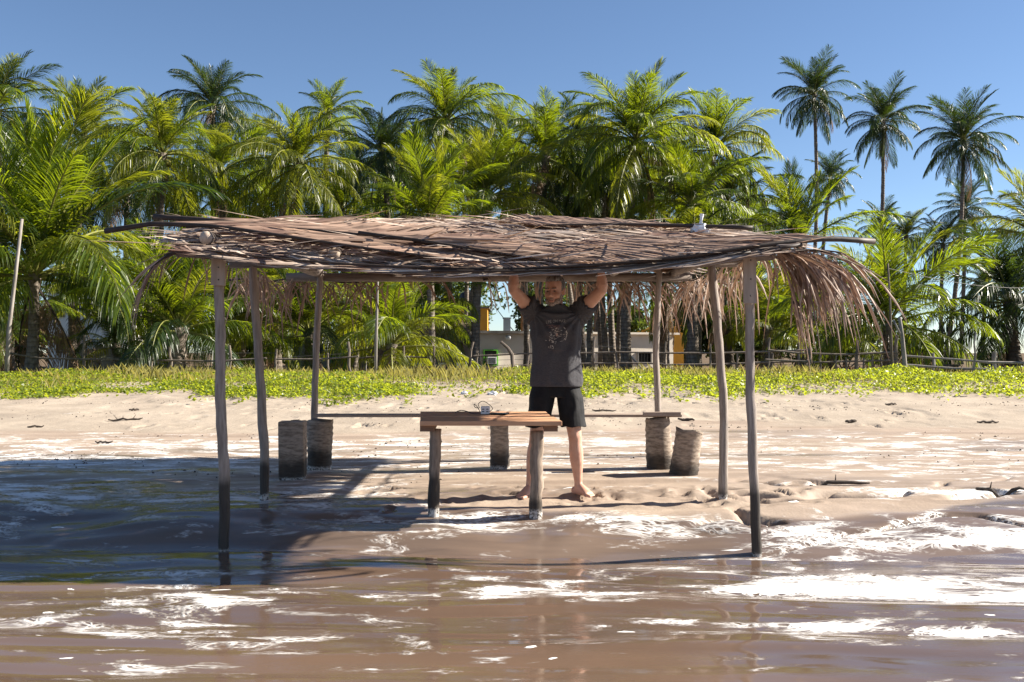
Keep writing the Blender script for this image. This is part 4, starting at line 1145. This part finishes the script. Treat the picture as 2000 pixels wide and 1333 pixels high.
# the big fan drooping off the right corner
for az, L, n, fall in ((.05, 1.0, 14, .06), (.15, .95, 12, .18), (-.1, .66, 26, .26), (.0, .50, 30, .36)):
    hanging(rg, Vector((1.76, 6.82, 2.10)), az, L, n, fall, .5, (.005, .010))
fringe(rg, 1.93, 2.02, 6.84, 6.9, 1.72, 14, .40, .62, .05, (.005, .009))
for k in range(5): fringe(rg, 1.74 + .05 * k, 2.04 + .06 * k, 6.80 + .05 * k, 6.86, 2.09 - .02 * k, 52, .30, .72, .22, (.005, .011))
# thin scraps on the left corner
for az, L, n, fall in ((math.pi, .6, 12, .16), (math.pi + .3, .7, 10, .30), (math.pi - .2, .55, 10, .08)):
    hanging(rg, Vector((-2.12, 6.80, 2.10)), az, L, n, fall, .9, (.003, .006))
# crumpled plastic bag on the roof
m = MB(); rg = random.Random(3)
m.ellipsoid((0, 0, .03), (.075, .05, .045), seg=14, rings=10); m.v = [tuple(Vector(v) * rg.uniform(.75, 1.2)) for v in m.v]
m.tube([(0, 0, .05), (.005, 0, .10), (.012, .004, .15)], [.022, .010, .016], 6, jit=.2)
bz = P(1368, 438, 7.2)
tag(m.build('plastic_bag', 'plastic_bag', None, False, (bz.x, 7.2, roof_z(bz.x, 7.2) + .025)), 'crumpled white plastic bag lying on the thatch near its right end', 'plastic bag')

# ------------------------------------------------------------------ stumps, bench plank, table
for i, fz in enumerate((.285, .31, .32, .29, .275)): wet_wood('stump_wood_%d' % i, (.40, .325, .26), (.17, .13, .10), fz, (.44, .47, .46, .44, .42)[i], (2.5, 2.5, 9))
plain('cut_end', (.24, .20, .165), (.14, .115, .09), .9, 14)
def stump(label, i, bpx, bpy, tpx, tpy, d, r, shape='round', notch=0):
    b = P(bpx, bpy, d); zb = gz(b.x, d); tp = P(tpx, tpy, d)
    root = thing('palm_stump', (b.x, d, zb), label, 'stump', 'palm trunk stumps used as seats')
    rel = tp - Vector((b.x, d, zb)); mb = MB(); rg = random.Random(i + 50)
    n = 22; seg = 24; secs = []
    if shape == 'square':
        mb.box((rel.x / 2, 0, rel.z / 2 - .1), (r * 2, r * 1.9, rel.z + .2), rot=Matrix.Rotation(.12, 3, 'Z'), jit=.008)
        o = mb.build('trunk', 'stump_wood_%d' % i, root)
        bv = o.modifiers.new('b', 'BEVEL'); bv.width = .012; bv.segments = 2
        return
    ph = [rg.uniform(0, 6.28) for _ in range(3)]
    for k in range(n + 1):
        t = k / n
        c = Vector((rel.x * t, 0, -.15 + (rel.z + .15) * t))
        ring = 1 + .035 * math.sin(t * 58 + ph[0]) + .05 * math.sin(t * 5 + ph[1])
        if notch and t < .42: ring *= 1 - .0
        for a_ in range(seg):
            a = 2 * math.pi * a_ / seg
            rr = r * ring * (1 + .05 * math.sin(2 * a + ph[2]) + rg.uniform(-.02, .02))
            sh = 0
            mb.v.append((c.x + math.cos(a) * rr, c.y + math.sin(a) * rr, c.z + sh + .012 * math.sin(3 * a + ph[0]) + rel.x * math.cos(a) * -.25 * (t > .97)))
    for k in range(n):
        for a_ in range(seg):
            a2 = (a_ + 1) % seg; mb.f.append((k * seg + a_, k * seg + a2, (k + 1) * seg + a2, (k + 1) * seg + a_)); mb.m.append(0)
    mb.f.append(tuple(n * seg + a_ for a_ in range(seg))); mb.m.append(1)
    mb.build('trunk', ['stump_wood_%d' % i, 'cut_end'], root, True)
stump('square cut dark block standing left of the round stump', 0, 571, 936, 571, 822, 9.0, .115, 'square')
stump('round palm stump under the left end of the bench plank', 1, 624, 914, 625, 821, 9.6, .115)
stump('round palm stump seen under the table', 2, 977, 917, 975, 822, 9.5, .095)
stump('round palm stump under the right end of the bench plank', 3, 1290, 924, 1284, 817, 9.4, .115)
stump('tilted palm stump leaning right, beside the right bench stump', 4, 1330, 942, 1347, 840, 9.0, .125)
plain('plank_grey', (.36, .285, .235), (.24, .185, .15), .8, 3, (.8, 9, 9), .3)
plain('plank_red', (.62, .36, .215), (.47, .25, .145), .6, 3, (.7, 10, 10), .25)
plain('plank_under', (.25, .15, .10), (.16, .10, .07), .8, 3, (.7, 10, 10), .3)
a = P(618, 815, 9.55); b = P(1329, 814, 9.42); a.z += .004
m = MB(); q = b - a; rot = q.to_track_quat('X', 'Z').to_matrix()
m.box(q / 2, (q.length, .20, .024), rot=rot)
tag(m.build('bench_plank', 'plank_grey', None, False, a + Vector((0, 0, .012))), 'long thin plank resting on the stumps as a bench', 'bench')
m = MB(); c = P(1293, 812, 9.25); m.box((0, 0, 0), (.34, .09, .035), rot=Matrix.Rotation(.05, 3, 'Z')); tag(m.build('board_scrap', 'plank_grey', None, False, (c.x, 9.27, P(1293, 812, 9.27).z + .015)), 'short dark board lying on the right end of the bench', 'board')
# table
TB = thing('rough_table', (P(950, 0, 7.45).x, 7.45, gz(P(950, 0, 7.45).x, 7.45)), 'rough table of reddish planks on two driftwood legs before the man', 'table')
TO = TB.location.copy()
def tpart(mb, name, mat, smooth=False):
    mb.v = [tuple(Vector(v) - TO) for v in mb.v]; o = mb.build(name, mat, TB, smooth)
    return o
zf, zb = P(0, 823, 7.18).z, P(0, 805, 7.80).z
def plank(x0a, x0b, x1a, x1b, y0, y1, z0, z1, th, mat='plank_red'):
    m = MB(); b = [(x0a, y0, z0), (x1a, y0, z0), (x1b, y1, z1), (x0b, y1, z1)]
    m.v = [(x, y, z - th) for x, y, z in b] + b
    m.f = [(3, 2, 1, 0), (4, 5, 6, 7), (0, 1, 5, 4), (1, 2, 6, 5), (2, 3, 7, 6), (3, 0, 4, 7)]; m.m = [0] * 6
    o = tpart(m, 'plank', mat); bv = o.modifiers.new('b', 'BEVEL'); bv.width = .004; bv.segments = 2
zl = lambda y: zf + (zb - zf) * (y - 7.18) / .62
XT = lambda px, d: (px - 1000) / F * d
plank(XT(820, 7.18), XT(822, 7.45), XT(1098, 7.18), XT(1082, 7.46), 7.18, 7.465, zl(7.18), zl(7.465), .034)
plank(XT(821, 7.48), XT(821, 7.8), XT(1076, 7.48), XT(1066, 7.8), 7.48, 7.80, zl(7.48) + .004, zl(7.80) + .004, .034)
for x in (XT(838, 7.45), XT(1074, 7.45)):
    m = MB(); m.box((x, 7.50, zl(7.5) - .062), (.10, .50, .045), rot=Matrix.Rotation((zb - zf) / .62, 3, 'X')); tpart(m, 'cross_brace', 'plank_under')
for i, (pts, r) in enumerate((([(846, 1022), (847, 980), (849, 920), (850, 870), (851, 838)], .042), ([(1047, 1028), (1046, 985), (1049, 940), (1047, 900), (1050, 870), (1049, 842)], .048))):
    f = P(*pts[0], 7.38); zg_ = gz(f.x, 7.38)
    wet_wood('table_leg_wood_%d' % i, (.34, .27, .215), (.17, .13, .10), zg_ + .05, (.50, .33)[i])
    q = [P(x, y, 7.38) for x, y in pts]; q[0].z = zg_ - .2
    full = []
    for a, b in zip(q, q[1:]): full += [a.lerp(b, k / 4) for k in range(4)]
    full.append(q[-1]); m = MB(); m.tube(full, [r * RNG.uniform(.93, 1.08) for _ in full], 12, jit=.07); tpart(m, 'leg', 'table_leg_wood_%d' % i, True)
# things on the table
plain('phone_black', (.012, .012, .014), None, .2, 5, bump=0)
plain('cable', (.09, .085, .085), None, .5, 5, bump=0)
y = 7.60
c = Vector((XT(948, y), y, zl(y) + .004))
ch = thing('charger_cube', c, 'small white multi socket charger on the table', 'charger')
m = MB(); m.box((0, 0, .0305), (.068, .06, .06)); o = m.build('body', 'white_plastic', ch); bv = o.modifiers.new('b', 'BEVEL'); bv.width = .006; bv.segments = 3
for sx in (-.016, .016):
    for sz in (.022, .040):
        m = MB(); m.box((sx, -.0305, sz), (.016, .004, .006)); m.build('socket', 'phone_black', ch)
m = MB(); yy = 7.57; pc = Vector((XT(975, yy), yy, zl(yy) + .0125)); m.box((0, 0, 0), (.075, .14, .010), rot=Matrix.Rotation(1.3, 3, 'Z'))
o = tag(m.build('phone', 'phone_black', None, False, pc), 'black phone lying right of the white charger', 'phone'); bv = o.modifiers.new('b', 'BEVEL'); bv.width = .004; bv.segments = 2
def cable(name, label, pix, d0, r=.0028):
    q = [Vector((XT(px, d), d, CAMZ - (py - HZ) / F * d)) for px, py, d in pix]
    cv = []
    for i in range(len(q) - 1):
        p0, p1, p2, p3 = q[max(i - 1, 0)], q[i], q[i + 1], q[min(i + 2, len(q) - 1)]
        for k in range(6):
            t = k / 6; cv.append(.5 * ((2 * p1) + (p2 - p0) * t + (2 * p0 - 5 * p1 + 4 * p2 - p3) * t * t + (3 * p1 - p0 - 3 * p2 + p3) * t ** 3))
    cv.append(q[-1]); o = cv[0].copy(); m = MB()
    for v in cv: v.z = max(v.z, zl(v.y) + .007)
    m.tube([v - o for v in cv], r, 6); tag(m.build(name, 'cable', None, True, o), label, 'cable')
cable('charging_cable', 'stiff dark cable looping up behind the charger', [(938, 806, 7.66), (932, 795, 7.66), (926, 790, 7.67), (928, 796, 7.68), (936, 797, 7.68), (934, 790, 7.68), (942, 784, 7.66), (952, 788, 7.65), (962, 798, 7.64), (957, 804, 7.62)], 7.6)
cable('power_cable', 'dark cable with plug lying left of the charger', [(889, 806, 7.70), (900, 802, 7.70), (912, 804, 7.68), (922, 808, 7.64), (935, 810, 7.60), (944, 809, 7.58)], 7.6, .0035)
# ------------------------------------------------------------------ the man
t = NT('skin')
n = t.noise(t.coord('Object'), 14, 4)
t.done(t.principled(t.mix(t.ramp(n, .3, .7), (.58, .35, .26), (.50, .28, .205)), .5, t.bump(n, .08, .004), .4, sss=.12))
t = NT('hair')
n = t.noise(t.coord('Object', (1, 1, .25)), 90, 3)
t.done(t.principled(t.mix(t.ramp(n, .35, .65), (.075, .062, .055), (.26, .24, .225)), .6, t.bump(n, .8, .006), .3))
t = NT('beard')
n = t.noise(t.coord('Object'), 120, 3)
t.done(t.principled(t.mix(t.ramp(n, .35, .65), (.20, .145, .12), (.42, .37, .335)), .8, t.bump(n, .7, .004), .2))
t = NT('shirt_cloth')
n = t.noise(t.coord('Object', (1, 1, 3)), 60, 4, .7); n2 = t.noise(t.coord('Object', (1, 1, .5)), 7, 3)
t.done(t.principled(t.mix(t.ramp(n, .3, .7), (.086, .085, .093), (.058, .057, .063)), .9, t.bump(t.math('ADD', t.math('MULTIPLY', n, .12), n2), .5, .02), .15))
plain('shorts_cloth', (.012, .012, .014), (.008, .008, .009), .75, 20, bump=.2, spec=.3)
plain('shirt_print', (.55, .51, .46), (.30, .26, .24), .9, 60, bump=0)
plain('shirt_print_red', (.20, .12, .11), (.13, .075, .07), .9, 60, bump=0)
plain('eye_dark', (.03, .02, .018), None, .3, 5, bump=0)
plain('lip', (.36, .16, .13), (.30, .13, .105), .5, 20, bump=.05)

MX, MY = P(1086, 0, 8.02).x, 8.02
MZ = CAMZ - 1.153
man = thing('person', (MX, MY, MZ), 'man in dark printed shirt and black shorts gripping the roof beam overhead', 'person')

def remeshed(mb, name, mats, voxel, smooth_it, parent, fn=None, keep=None):
    me = mb.mesh(name, mats, True); o = bpy.data.objects.new(name, me); COL.objects.link(o)
    r = o.modifiers.new('r', 'REMESH'); r.mode = 'VOXEL'; r.voxel_size = voxel; r.use_smooth_shade = True
    s = o.modifiers.new('s', 'SMOOTH'); s.factor = .5; s.iterations = smooth_it
    dg = bpy.context.evaluated_depsgraph_get(); dg.update()
    m2 = bpy.data.meshes.new_from_object(o.evaluated_get(dg))
    bpy.data.objects.remove(o); m2.name = name
    m2.materials.clear()
    for k in ([mats] if isinstance(mats, str) else mats): m2.materials.append(MATS[k])
    if fn:
        co = np.empty(len(m2.vertices) * 3, np.float32); m2.vertices.foreach_get('co', co); co = co.reshape(-1, 3)
        nr = np.empty(len(m2.vertices) * 3, np.float32); m2.vertices.foreach_get('normal', nr)
        co = fn(co, nr.reshape(-1, 3)); m2.vertices.foreach_set('co', np.asarray(co, np.float32).ravel())
    m2.polygons.foreach_set('use_smooth', np.ones(len(m2.polygons), bool)); m2.update()
    return link(name, m2, parent)

V3 = Vector
def limb(mb, pts, rad, seg=16, sq=None):
    mb.tube([V3(p) for p in pts], rad, seg, 0, True)
def ell(z, hw, hd, x=0, y=0):
    return (V3((x, y, z)), V3((hw, 0, 0)), V3((0, hd, 0)))

SHL, SHR = V3((.185, .02, 1.475)), V3((-.180, .02, 1.475))        # image right, image left
ELL, ELR = V3((.358, -.17, 1.655)), V3((-.345, -.17, 1.655))
BEAM_Y, BEAM_Z = 7.80 - MY, P(1000, 513, 7.80).z - MZ
HAL, HAR = V3((.345, BEAM_Y + .045, BEAM_Z - .03)), V3((-.335, BEAM_Y + .045, BEAM_Z - .03))
HIP = {1: V3((.095, .0, .93)), -1: V3((-.095, .0, .93))}
KN = {1: V3((.150, -.035, .485)), -1: V3((-.160, -.04, .485))}
gzL, gzR = gz(MX + .185, MY) - MZ, gz(MX - .215, MY) - MZ
AN = {1: V3((.182, .015, gzL + .085)), -1: V3((-.212, .02, gzR + .085))}
body = MB()
body.loft([ell(.86, .155, .105), ell(.95, .165, .115), ell(1.05, .16, .115), ell(1.2, .165, .12), ell(1.35, .175, .12), ell(1.45, .16, .105), ell(1.50, .10, .08), ell(1.54, .06, .06)], 20)
limb(body, [(0, .012, 1.46), (-.003, -.005, 1.54), (-.006, -.012, 1.62)], [.066, .060, .060])
for s, S, E, H in ((1, SHL, ELL, HAL), (-1, SHR, ELR, HAR)):
    W = H + (E - H).normalized() * .045
    limb(body, [S + V3((-s * .03, 0, -.02)), S, S.lerp(E, .35), S.lerp(E, .7), E, E.lerp(W, .25), E.lerp(W, .6), W, W + (H - W) * .4],
         [.066, .062, .056, .049, .043, .047, .040, .029, .028])
    # hand closed round the beam: palm behind and below, fingers over the front, thumb underneath
    rb = .046
    c = V3((H.x, BEAM_Y, BEAM_Z))
    body.ellipsoid(H + V3((0, .010, .005)), (.043, .020, .046), seg=12, rings=8)
    for k in range(4):
        x = H.x + (k - 1.5) * .0205; ln = (3.0, 3.35, 3.25, 2.75)[k if s > 0 else 3 - k]; q = []
        for j in range(7):
            a = math.radians(20) + ln * j / 6
            q.append(V3((x + .003 * (k - 1.5) * j / 6, BEAM_Y + math.cos(a) * (rb + .010), BEAM_Z + math.sin(a) * (rb + .010))))
        limb(body, [H + V3(((k - 1.5) * .019, .012, .02))] + q, [.011] + [.0105, .010, .0098, .0095, .009, .0085, .007], 8)
    q = [V3((H.x - s * .030, BEAM_Y + .05, BEAM_Z - .02))]
    for j in range(5):
        a = math.radians(-25) - 1.7 * j / 4
        q.append(V3((H.x - s * (.042 + .008 * j / 4), BEAM_Y + math.cos(a) * (rb + .011), BEAM_Z + math.sin(a) * (rb + .011))))
    limb(body, q, [.014, .013, .012, .0115, .011, .008], 8)
for s in (1, -1):
    h, k, a = HIP[s], KN[s], AN[s]
    limb(body, [h + V3((0, 0, .03)), h.lerp(k, .25), h.lerp(k, .6), h.lerp(k, .88), k, k.lerp(a, .14), k.lerp(a, .3), k.lerp(a, .5), k.lerp(a, .75), k.lerp(a, .93), a + V3((0, .005, -.02))],
         [.092, .085, .071, .058, .055, .052, .058, .055, .040, .033, .034])
    body.ellipsoid(k.lerp(a, .30) + V3((0, .028, 0)), (.043, .038, .10), seg=12, rings=8)          # calf
    body.ellipsoid(k + V3((0, -.030, .005)), (.034, .028, .042), seg=10, rings=8)                   # kneecap
    z0 = (gzL, gzR)[s < 0]
    dr = V3((.55, -.84, 0)).normalized() if s > 0 else V3((-.45, -.89, 0)).normalized()
    pr = V3((-dr.y, dr.x, 0))
    heel = V3((a.x, a.y, z0 + .034)) - dr * .045
    body.ellipsoid(heel, (.034, .036, .036), seg=12, rings=8)
    body.loft([(heel + V3((0, 0, .0)), pr * .028, V3((0, 0, .030))), (heel + dr * .08 + V3((0, 0, .018)), pr * .036, V3((0, 0, .050))), (heel + dr * .14 + V3((0, 0, .004)), pr * .042, V3((0, 0, .034))), (heel + dr * .19 + V3((0, 0, -.012)), pr * .045, V3((0, 0, .020)))], 14)
    for j in range(5):
        o = (j - 2) * .0175 * (1 if s > 0 else -1)                                                  # big toe on the inner side
        ln = (.062, .054, .048, .040, .032)[j]; r = (.0145, .0105, .010, .0095, .009)[j]
        b0 = heel + dr * .175 + pr * o * (1 if s > 0 else 1) + V3((0, 0, -.018))
        limb(body, [b0, b0 + dr * ln * .6 + V3((0, 0, .003)), b0 + dr * ln + V3((0, 0, -.004))], [r, r, r * .8], 8)
        body.ellipsoid(b0 + dr * ln, (r * .95, r * .95, r * .9), seg=8, rings=6)
# head, turned a little to the picture's left and tilted down
HC = V3((-.012, -.040, 1.648)); HR = Matrix.Rotation(-.42, 3, 'Z') @ Matrix.Rotation(.10, 3, 'X')
def hp(x, y, z): return HC + HR @ V3((x, y, z))
def hel(x, y, z, rx, ry, rz): body.ellipsoid(hp(x, y, z), (rx, ry, rz), HR, 16, 12)
hel(0, .012, .040, .077, .097, .086); hel(0, -.012, -.02, .067, .080, .090); hel(0, -.030, -.070, .050, .055, .045); hel(0, -.060, -.095, .028, .026, .022)
for s in (-1, 1):
    hel(s * .040, -.058, -.028, .026, .028, .026); hel(s * .029, -.083, .024, .026, .014, .010)   # cheek, brow
    hel(s * .079, .010, -.006, .010, .020, .032); hel(s * .083, .018, .012, .008, .016, .016)
body.loft([(hp(0, -.082, .016), HR @ V3((.009, 0, 0)), HR @ V3((0, .012, 0))), (hp(0, -.096, -.012), HR @ V3((.012, 0, 0)), HR @ V3((0, .015, 0))), (hp(0, -.104, -.030), HR @ V3((.018, 0, 0)), HR @ V3((0, .017, 0))), (hp(0, -.092, -.040), HR @ V3((.014, 0, 0)), HR @ V3((0, .012, 0)))], 12)
hel(0, -.083, -.066, .024, .012, .007); hel(0, -.081, -.078, .021, .012, .008)
def eyes(co, nr):
    for s in (-1, 1):                                   # sockets pressed in
        c = np.array(hp(s * .031, -.088, .004)); d = np.linalg.norm((co - c) / np.array([.020, .020, .012]), axis=1)
        co = co - nr * (.008 * np.exp(-d ** 2))[:, None]
    return co
bodyo = remeshed(body, 'body', 'skin', .0062, 3, man, eyes)
# eyes, mouth, hair and beard
def onhead(parts, name, mat, vox=None, sm=2):
    m = MB()
    for x, y, z, rx, ry, rz in parts: m.ellipsoid(hp(x, y, z), (rx, ry, rz), HR, 14, 10)
    return remeshed(m, name, mat, vox, sm, man) if vox else m.build(name, mat, man, True)
for s in (-1, 1):
    onhead([(s * .030, -.0815, .004, .011, .0075, .0045)], 'eye', 'eye_dark')
    onhead([(s * .030, -.094, .026, .020, .006, .0045)], 'eyebrow', 'hair')
onhead([(0, -.0925, -.0715, .021, .006, .0055)], 'mouth', 'lip')
hair = onhead([(0, .026, .055, .081, .094, .080), (0, .055, .01, .076, .068, .072), (.058, .018, .035, .026, .052, .050), (-.058, .018, .035, .026, .052, .050), (0, -.036, .098, .056, .045, .030)], 'hair', 'hair', .006)
beard = MB()
onhead([(0, -.070, -.098, .034, .026, .020), (.038, -.050, -.078, .026, .034, .026), (-.038, -.050, -.078, .026, .034, .026), (.060, -.018, -.052, .012, .026, .034), (-.060, -.018, -.052, .012, .026, .034), (0, -.091, -.057, .024, .009, .006)], 'beard', 'beard', .005)

# shirt: loose, creased where the raised arms pull it
sh = MB()
sh.loft([ell(.885, .209, .146), ell(.93, .210, .146), ell(1.05, .202, .138), ell(1.18, .200, .138), ell(1.30, .205, .142), ell(1.40, .207, .138), ell(1.47, .190, .118), ell(1.515, .130, .092), ell(1.535, .088, .078, -.002, -.004)], 28, power=2.3)
for s, S, E in ((1, SHL, ELL), (-1, SHR, ELR)):
    d = (E - S)
    sh.tube([S + V3((-s * .06, 0, -.07)), S + V3((-s * .01, 0, -.012)), S + d * .28, S + d * .44], [.10, .096, .083, .081], 18)
def creases(co, nr):
    x, y, z = co[:, 0], co[:, 1], co[:, 2]
    f = np.zeros(len(co))
    for s, S in ((1, SHL), (-1, SHR)):
        dx = (x - S.x) * -s; dz = S.z - z
        rr = np.hypot(dx, dz) + 1e-6; ang = np.arctan2(dz, dx)
        f += np.sin(ang * 15 + 2.5 * vnoise(x * 9, z * 9, 3)) * np.exp(-((rr - .22) / .16) ** 2) * .011 * (dx > -.08)
    hem = sstep(.89, .93, z)
    hang = hem * np.sin(x * 46 + 3 * vnoise(x * 4, z * 5, 5) + y * 18) * .007 * sstep(1.25, .95, z)
    low = .012 * fbm(x * 7, z * 6 + y * 4, 7, 2)
    return co + nr * (f + hang * (z < 1.3) + low)[:, None]
shirt = remeshed(sh, 'shirt', 'shirt_cloth', .0062, 4, man, creases)
so = MB()
so.loft([ell(.80, .172, .118), ell(.88, .180, .114), ell(.97, .16, .10)], 24)
for s in (1, -1):
    h, k = HIP[s], KN[s]
    kb = h.lerp(k, .83)
    so.loft([(h + V3((-s * .012, 0, .04)), V3((.085, 0, 0)), V3((0, .100, 0))), (h.lerp(k, .14), V3((.097, 0, 0)), V3((0, .112, 0))), (h.lerp(k, .3), V3((.105, 0, 0)), V3((0, .118, 0))), (h.lerp(k, .6), V3((.103, 0, 0)), V3((0, .110, 0))), (kb, V3((.102, 0, 0)), V3((0, .106, 0)))], 20)
remeshed(so, 'shorts', 'shorts_cloth', .0065, 3, man, lambda co, nr: co + nr * (.0045 * np.sin(co[:, 0] * 60 + 4 * vnoise(co[:, 0] * 8, co[:, 2] * 8, 9)) * sstep(.92, .65, co[:, 2]) + .008 * fbm(co[:, 0] * 9, co[:, 2] * 7, 13, 2))[:, None])
# print on the shirt: letters and a worn picture, laid on the cloth
sme = shirt.data; bvh = BVHTree.FromPolygons([v.co for v in sme.vertices], [p.vertices for p in sme.polygons])
def onto(x, z, lift=.003):
    h = bvh.ray_cast(V3((x, -1, z)), V3((0, 1, 0)))
    return (h[0] + V3((0, -lift, 0))) if h[0] else V3((x, -.15, z))
cu = bpy.data.curves.new('txt', 'FONT'); cu.body = 'LIFE ON MAT:'; cu.size = .042; cu.align_x = 'CENTER'; cu.resolution_u = 3
to = bpy.data.objects.new('txt', cu); COL.objects.link(to); dg = bpy.context.evaluated_depsgraph_get(); dg.update()
tm = bpy.data.meshes.new_from_object(to.evaluated_get(dg)); bpy.data.objects.remove(to)
bm = bmesh.new(); bm.from_mesh(tm); bmesh.ops.triangulate(bm, faces=bm.faces); bmesh.ops.subdivide_edges(bm, edges=[e for e in bm.edges if e.calc_length() > .02], cuts=1)
TX, TZ = (1086 - 1086) / 243. - .005, 1.395
w = max(v.co.x for v in bm.verts) - min(v.co.x for v in bm.verts)
for v in bm.verts:
    x = v.co.x * (.158 / w); arc = -.9 * x * x + .05 * x
    v.co = onto(TX + x, TZ + v.co.y * .82 + arc)
bm.to_mesh(tm); bm.free(); tm.materials.clear(); tm.materials.append(MATS['shirt_print']); tm.update()
link('shirt_lettering', tm, man)
def print_blobs(name, mat, seed, n, pathfn):
    rg = random.Random(seed); m = MB()
    for k in range(n):
        x, z, l, w, a = pathfn(rg, k); q = []
        pts = [(-l, -w * .4), (-l * .3, -w), (l * .5, -w * .6), (l, 0), (l * .4, w), (-l * .5, w * .7)]
        for u, v in pts:
            u *= rg.uniform(.7, 1.2); v *= rg.uniform(.7, 1.3)
            q.append(onto(x + u * math.cos(a) - v * math.sin(a), z + u * math.sin(a) + v * math.cos(a), .0035))
        m.poly(q)
    m.build(name, mat, man)
cx, cz = TX + .004, 1.305
def ringp(rg, k):
    a = rg.uniform(-2.6, .9); return cx + math.cos(a) * .082 + rg.uniform(-.006, .006), cz + math.sin(a) * .068 + rg.uniform(-.006, .006), rg.uniform(.004, .011), rg.uniform(.002, .005), a + 1.57
def inner(rg, k): return cx + rg.gauss(-.012, .033), cz + rg.gauss(0, .028), rg.uniform(.004, .014), rg.uniform(.0012, .003), rg.gauss(.15, .5)
def crest(rg, k): return cx + rg.uniform(-.085, .03), cz + .062 + rg.gauss(0, .008) - .1 * rg.uniform(0, .1), rg.uniform(.006, .016), rg.uniform(.002, .004), rg.gauss(-.1, .3)
def foot(rg, k): return cx - .038 + rg.gauss(0, .011), 1.205 + rg.gauss(0, .012), rg.uniform(.004, .009), rg.uniform(.002, .004), 1.5 + rg.gauss(0, .3)
print_blobs('shirt_picture', 'shirt_print', 1, 26, ringp); print_blobs('shirt_picture', 'shirt_print', 2, 42, inner)
print_blobs('shirt_picture', 'shirt_print_red', 3, 18, crest); print_blobs('shirt_picture', 'shirt_print', 4, 12, foot)
print_blobs('shirt_picture', 'shirt_print_red', 5, 14, lambda rg, k: (cx - .07 + k * .0105, 1.172 + rg.gauss(0, .001), .004, .0012, 0))
# ------------------------------------------------------------------ small things on the sand
plain('driftwood', (.10, .078, .062), (.05, .04, .033), .9, 9, (2, 9, 9), .5)
plain('litter_blue', (.55, .60, .70), (.70, .72, .75), .4, 8)
def drift(label, px, py, d, ln, ang, r, seed, name='driftwood', forks=1):
    rg = random.Random(seed); c = P(px, py, d); c.z = gz(c.x, d) + r * .6; m = MB()
    u = Vector((math.cos(ang), math.sin(ang), 0)); q = []
    for i in range(8):
        p = u * ln * (i / 7 - .5) + Vector((0, rg.uniform(-.03, .03) * ln, rg.uniform(0, .02)))
        p.z += gz(c.x + p.x, d + p.y) + r * .6 - c.z; q.append(p)
    m.tube(q, [r * (.5 + .6 * math.sin(math.pi * (i + .6) / 8.2)) for i in range(8)], 7, jit=.12)
    for k in range(forks):
        b = q[rg.randint(2, 5)]; m.tube([b, b + Vector((rg.uniform(-.15, .15) * ln, rg.uniform(-.1, .1) * ln, rg.uniform(.05, .16) * ln))], [r * .5, r * .2], 5)
    tag(m.build(name, 'driftwood', None, True, c), label, 'driftwood', 'driftwood on the beach')
drift('dark forked driftwood on the dry sand left of the shelter', 245, 820, 13.6, .45, .15, .013, 1, forks=3)
drift('small dark twig on the foamy sand at the far left', 203, 861, 11.4, .2, 0, .012, 2)
drift('small twig on dry sand above the forked driftwood', 262, 803, 14.6, .14, .4, .015, 3)
drift('short twig far left near the foam edge', 70, 832, 12.8, .2, .2, .012, 4)
drift('dark twig beside the left bench end', 592, 815, 9.7 + 3.6, .34, -.15, .014, 5)
drift('half buried dark log right of the front right post', 1640, 948, 8.45, .5, -.05, .016, 6)
drift('dark stick at the far right among the foam', 1955, 962, 8.2, .4, -.1, .016, 7)
drift('small twig behind the right bench stump', 1340, 824, 13.2, .22, -.1, .018, 8)
drift('weed scrap on the dry sand at the right', 1662, 827, 13.1, .16, .2, .02, 9, forks=2)
drift('twig on dry sand near the right edge', 1930, 829, 13.0, .3, .1, .014, 10)
drift('twig right of the mid right post', 1740, 795, 15.2, .2, .3, .015, 11)
drift('thin twig on the sand behind the bench, right of the man', 1180, 808, 14.2, .35, .1, .012, 12, forks=2)
for lb, px, py, d, s, sd in (('pale blue scrap of litter at the foot of the vine, left of the man', 907, 762, 17.4, .07, 1), ('flat white scrap of litter beside the blue one', 962, 767, 17.1, .09, 2)):
    rg = random.Random(sd); c = P(px, py, d); c.z = gz(c.x, d) + .02; m = MB(); m.ellipsoid((0, 0, 0), (s, s * .7, s * .5), seg=12, rings=8); m.v = [tuple(Vector(v) * rg.uniform(.6, 1.2)) for v in m.v]
    tag(m.build('litter', 'litter_blue', None, False, c), lb, 'litter')
# clods and pebbles scattered on the upper beach
x, y = scatter(5200, -9, 9, 8.6, 17.2, lambda x, y: sstep(.0, .35, fbm(x * .7, y * 1.5, 131, 3)) * .8)
m = MB()
rg = random.Random(8)
zz = ground_z(x, y)
for a, b, c in zip(x, y, zz):
    s = rg.uniform(.006, .018); v = [Vector((a + rg.uniform(-1, 1) * s * 1.6, b + rg.uniform(-1, 1) * s * 1.6, c - s * .3)) for _ in range(3)] + [Vector((a, b, c + s))]
    for f in ((0, 1, 3), (1, 2, 3), (2, 0, 3)): m.poly([v[i] for i in f])
tag(m.build('beach_debris', 'driftwood'), 'small dark clods and weed scraps strewn over the dry sand', 'debris', kind='stuff')
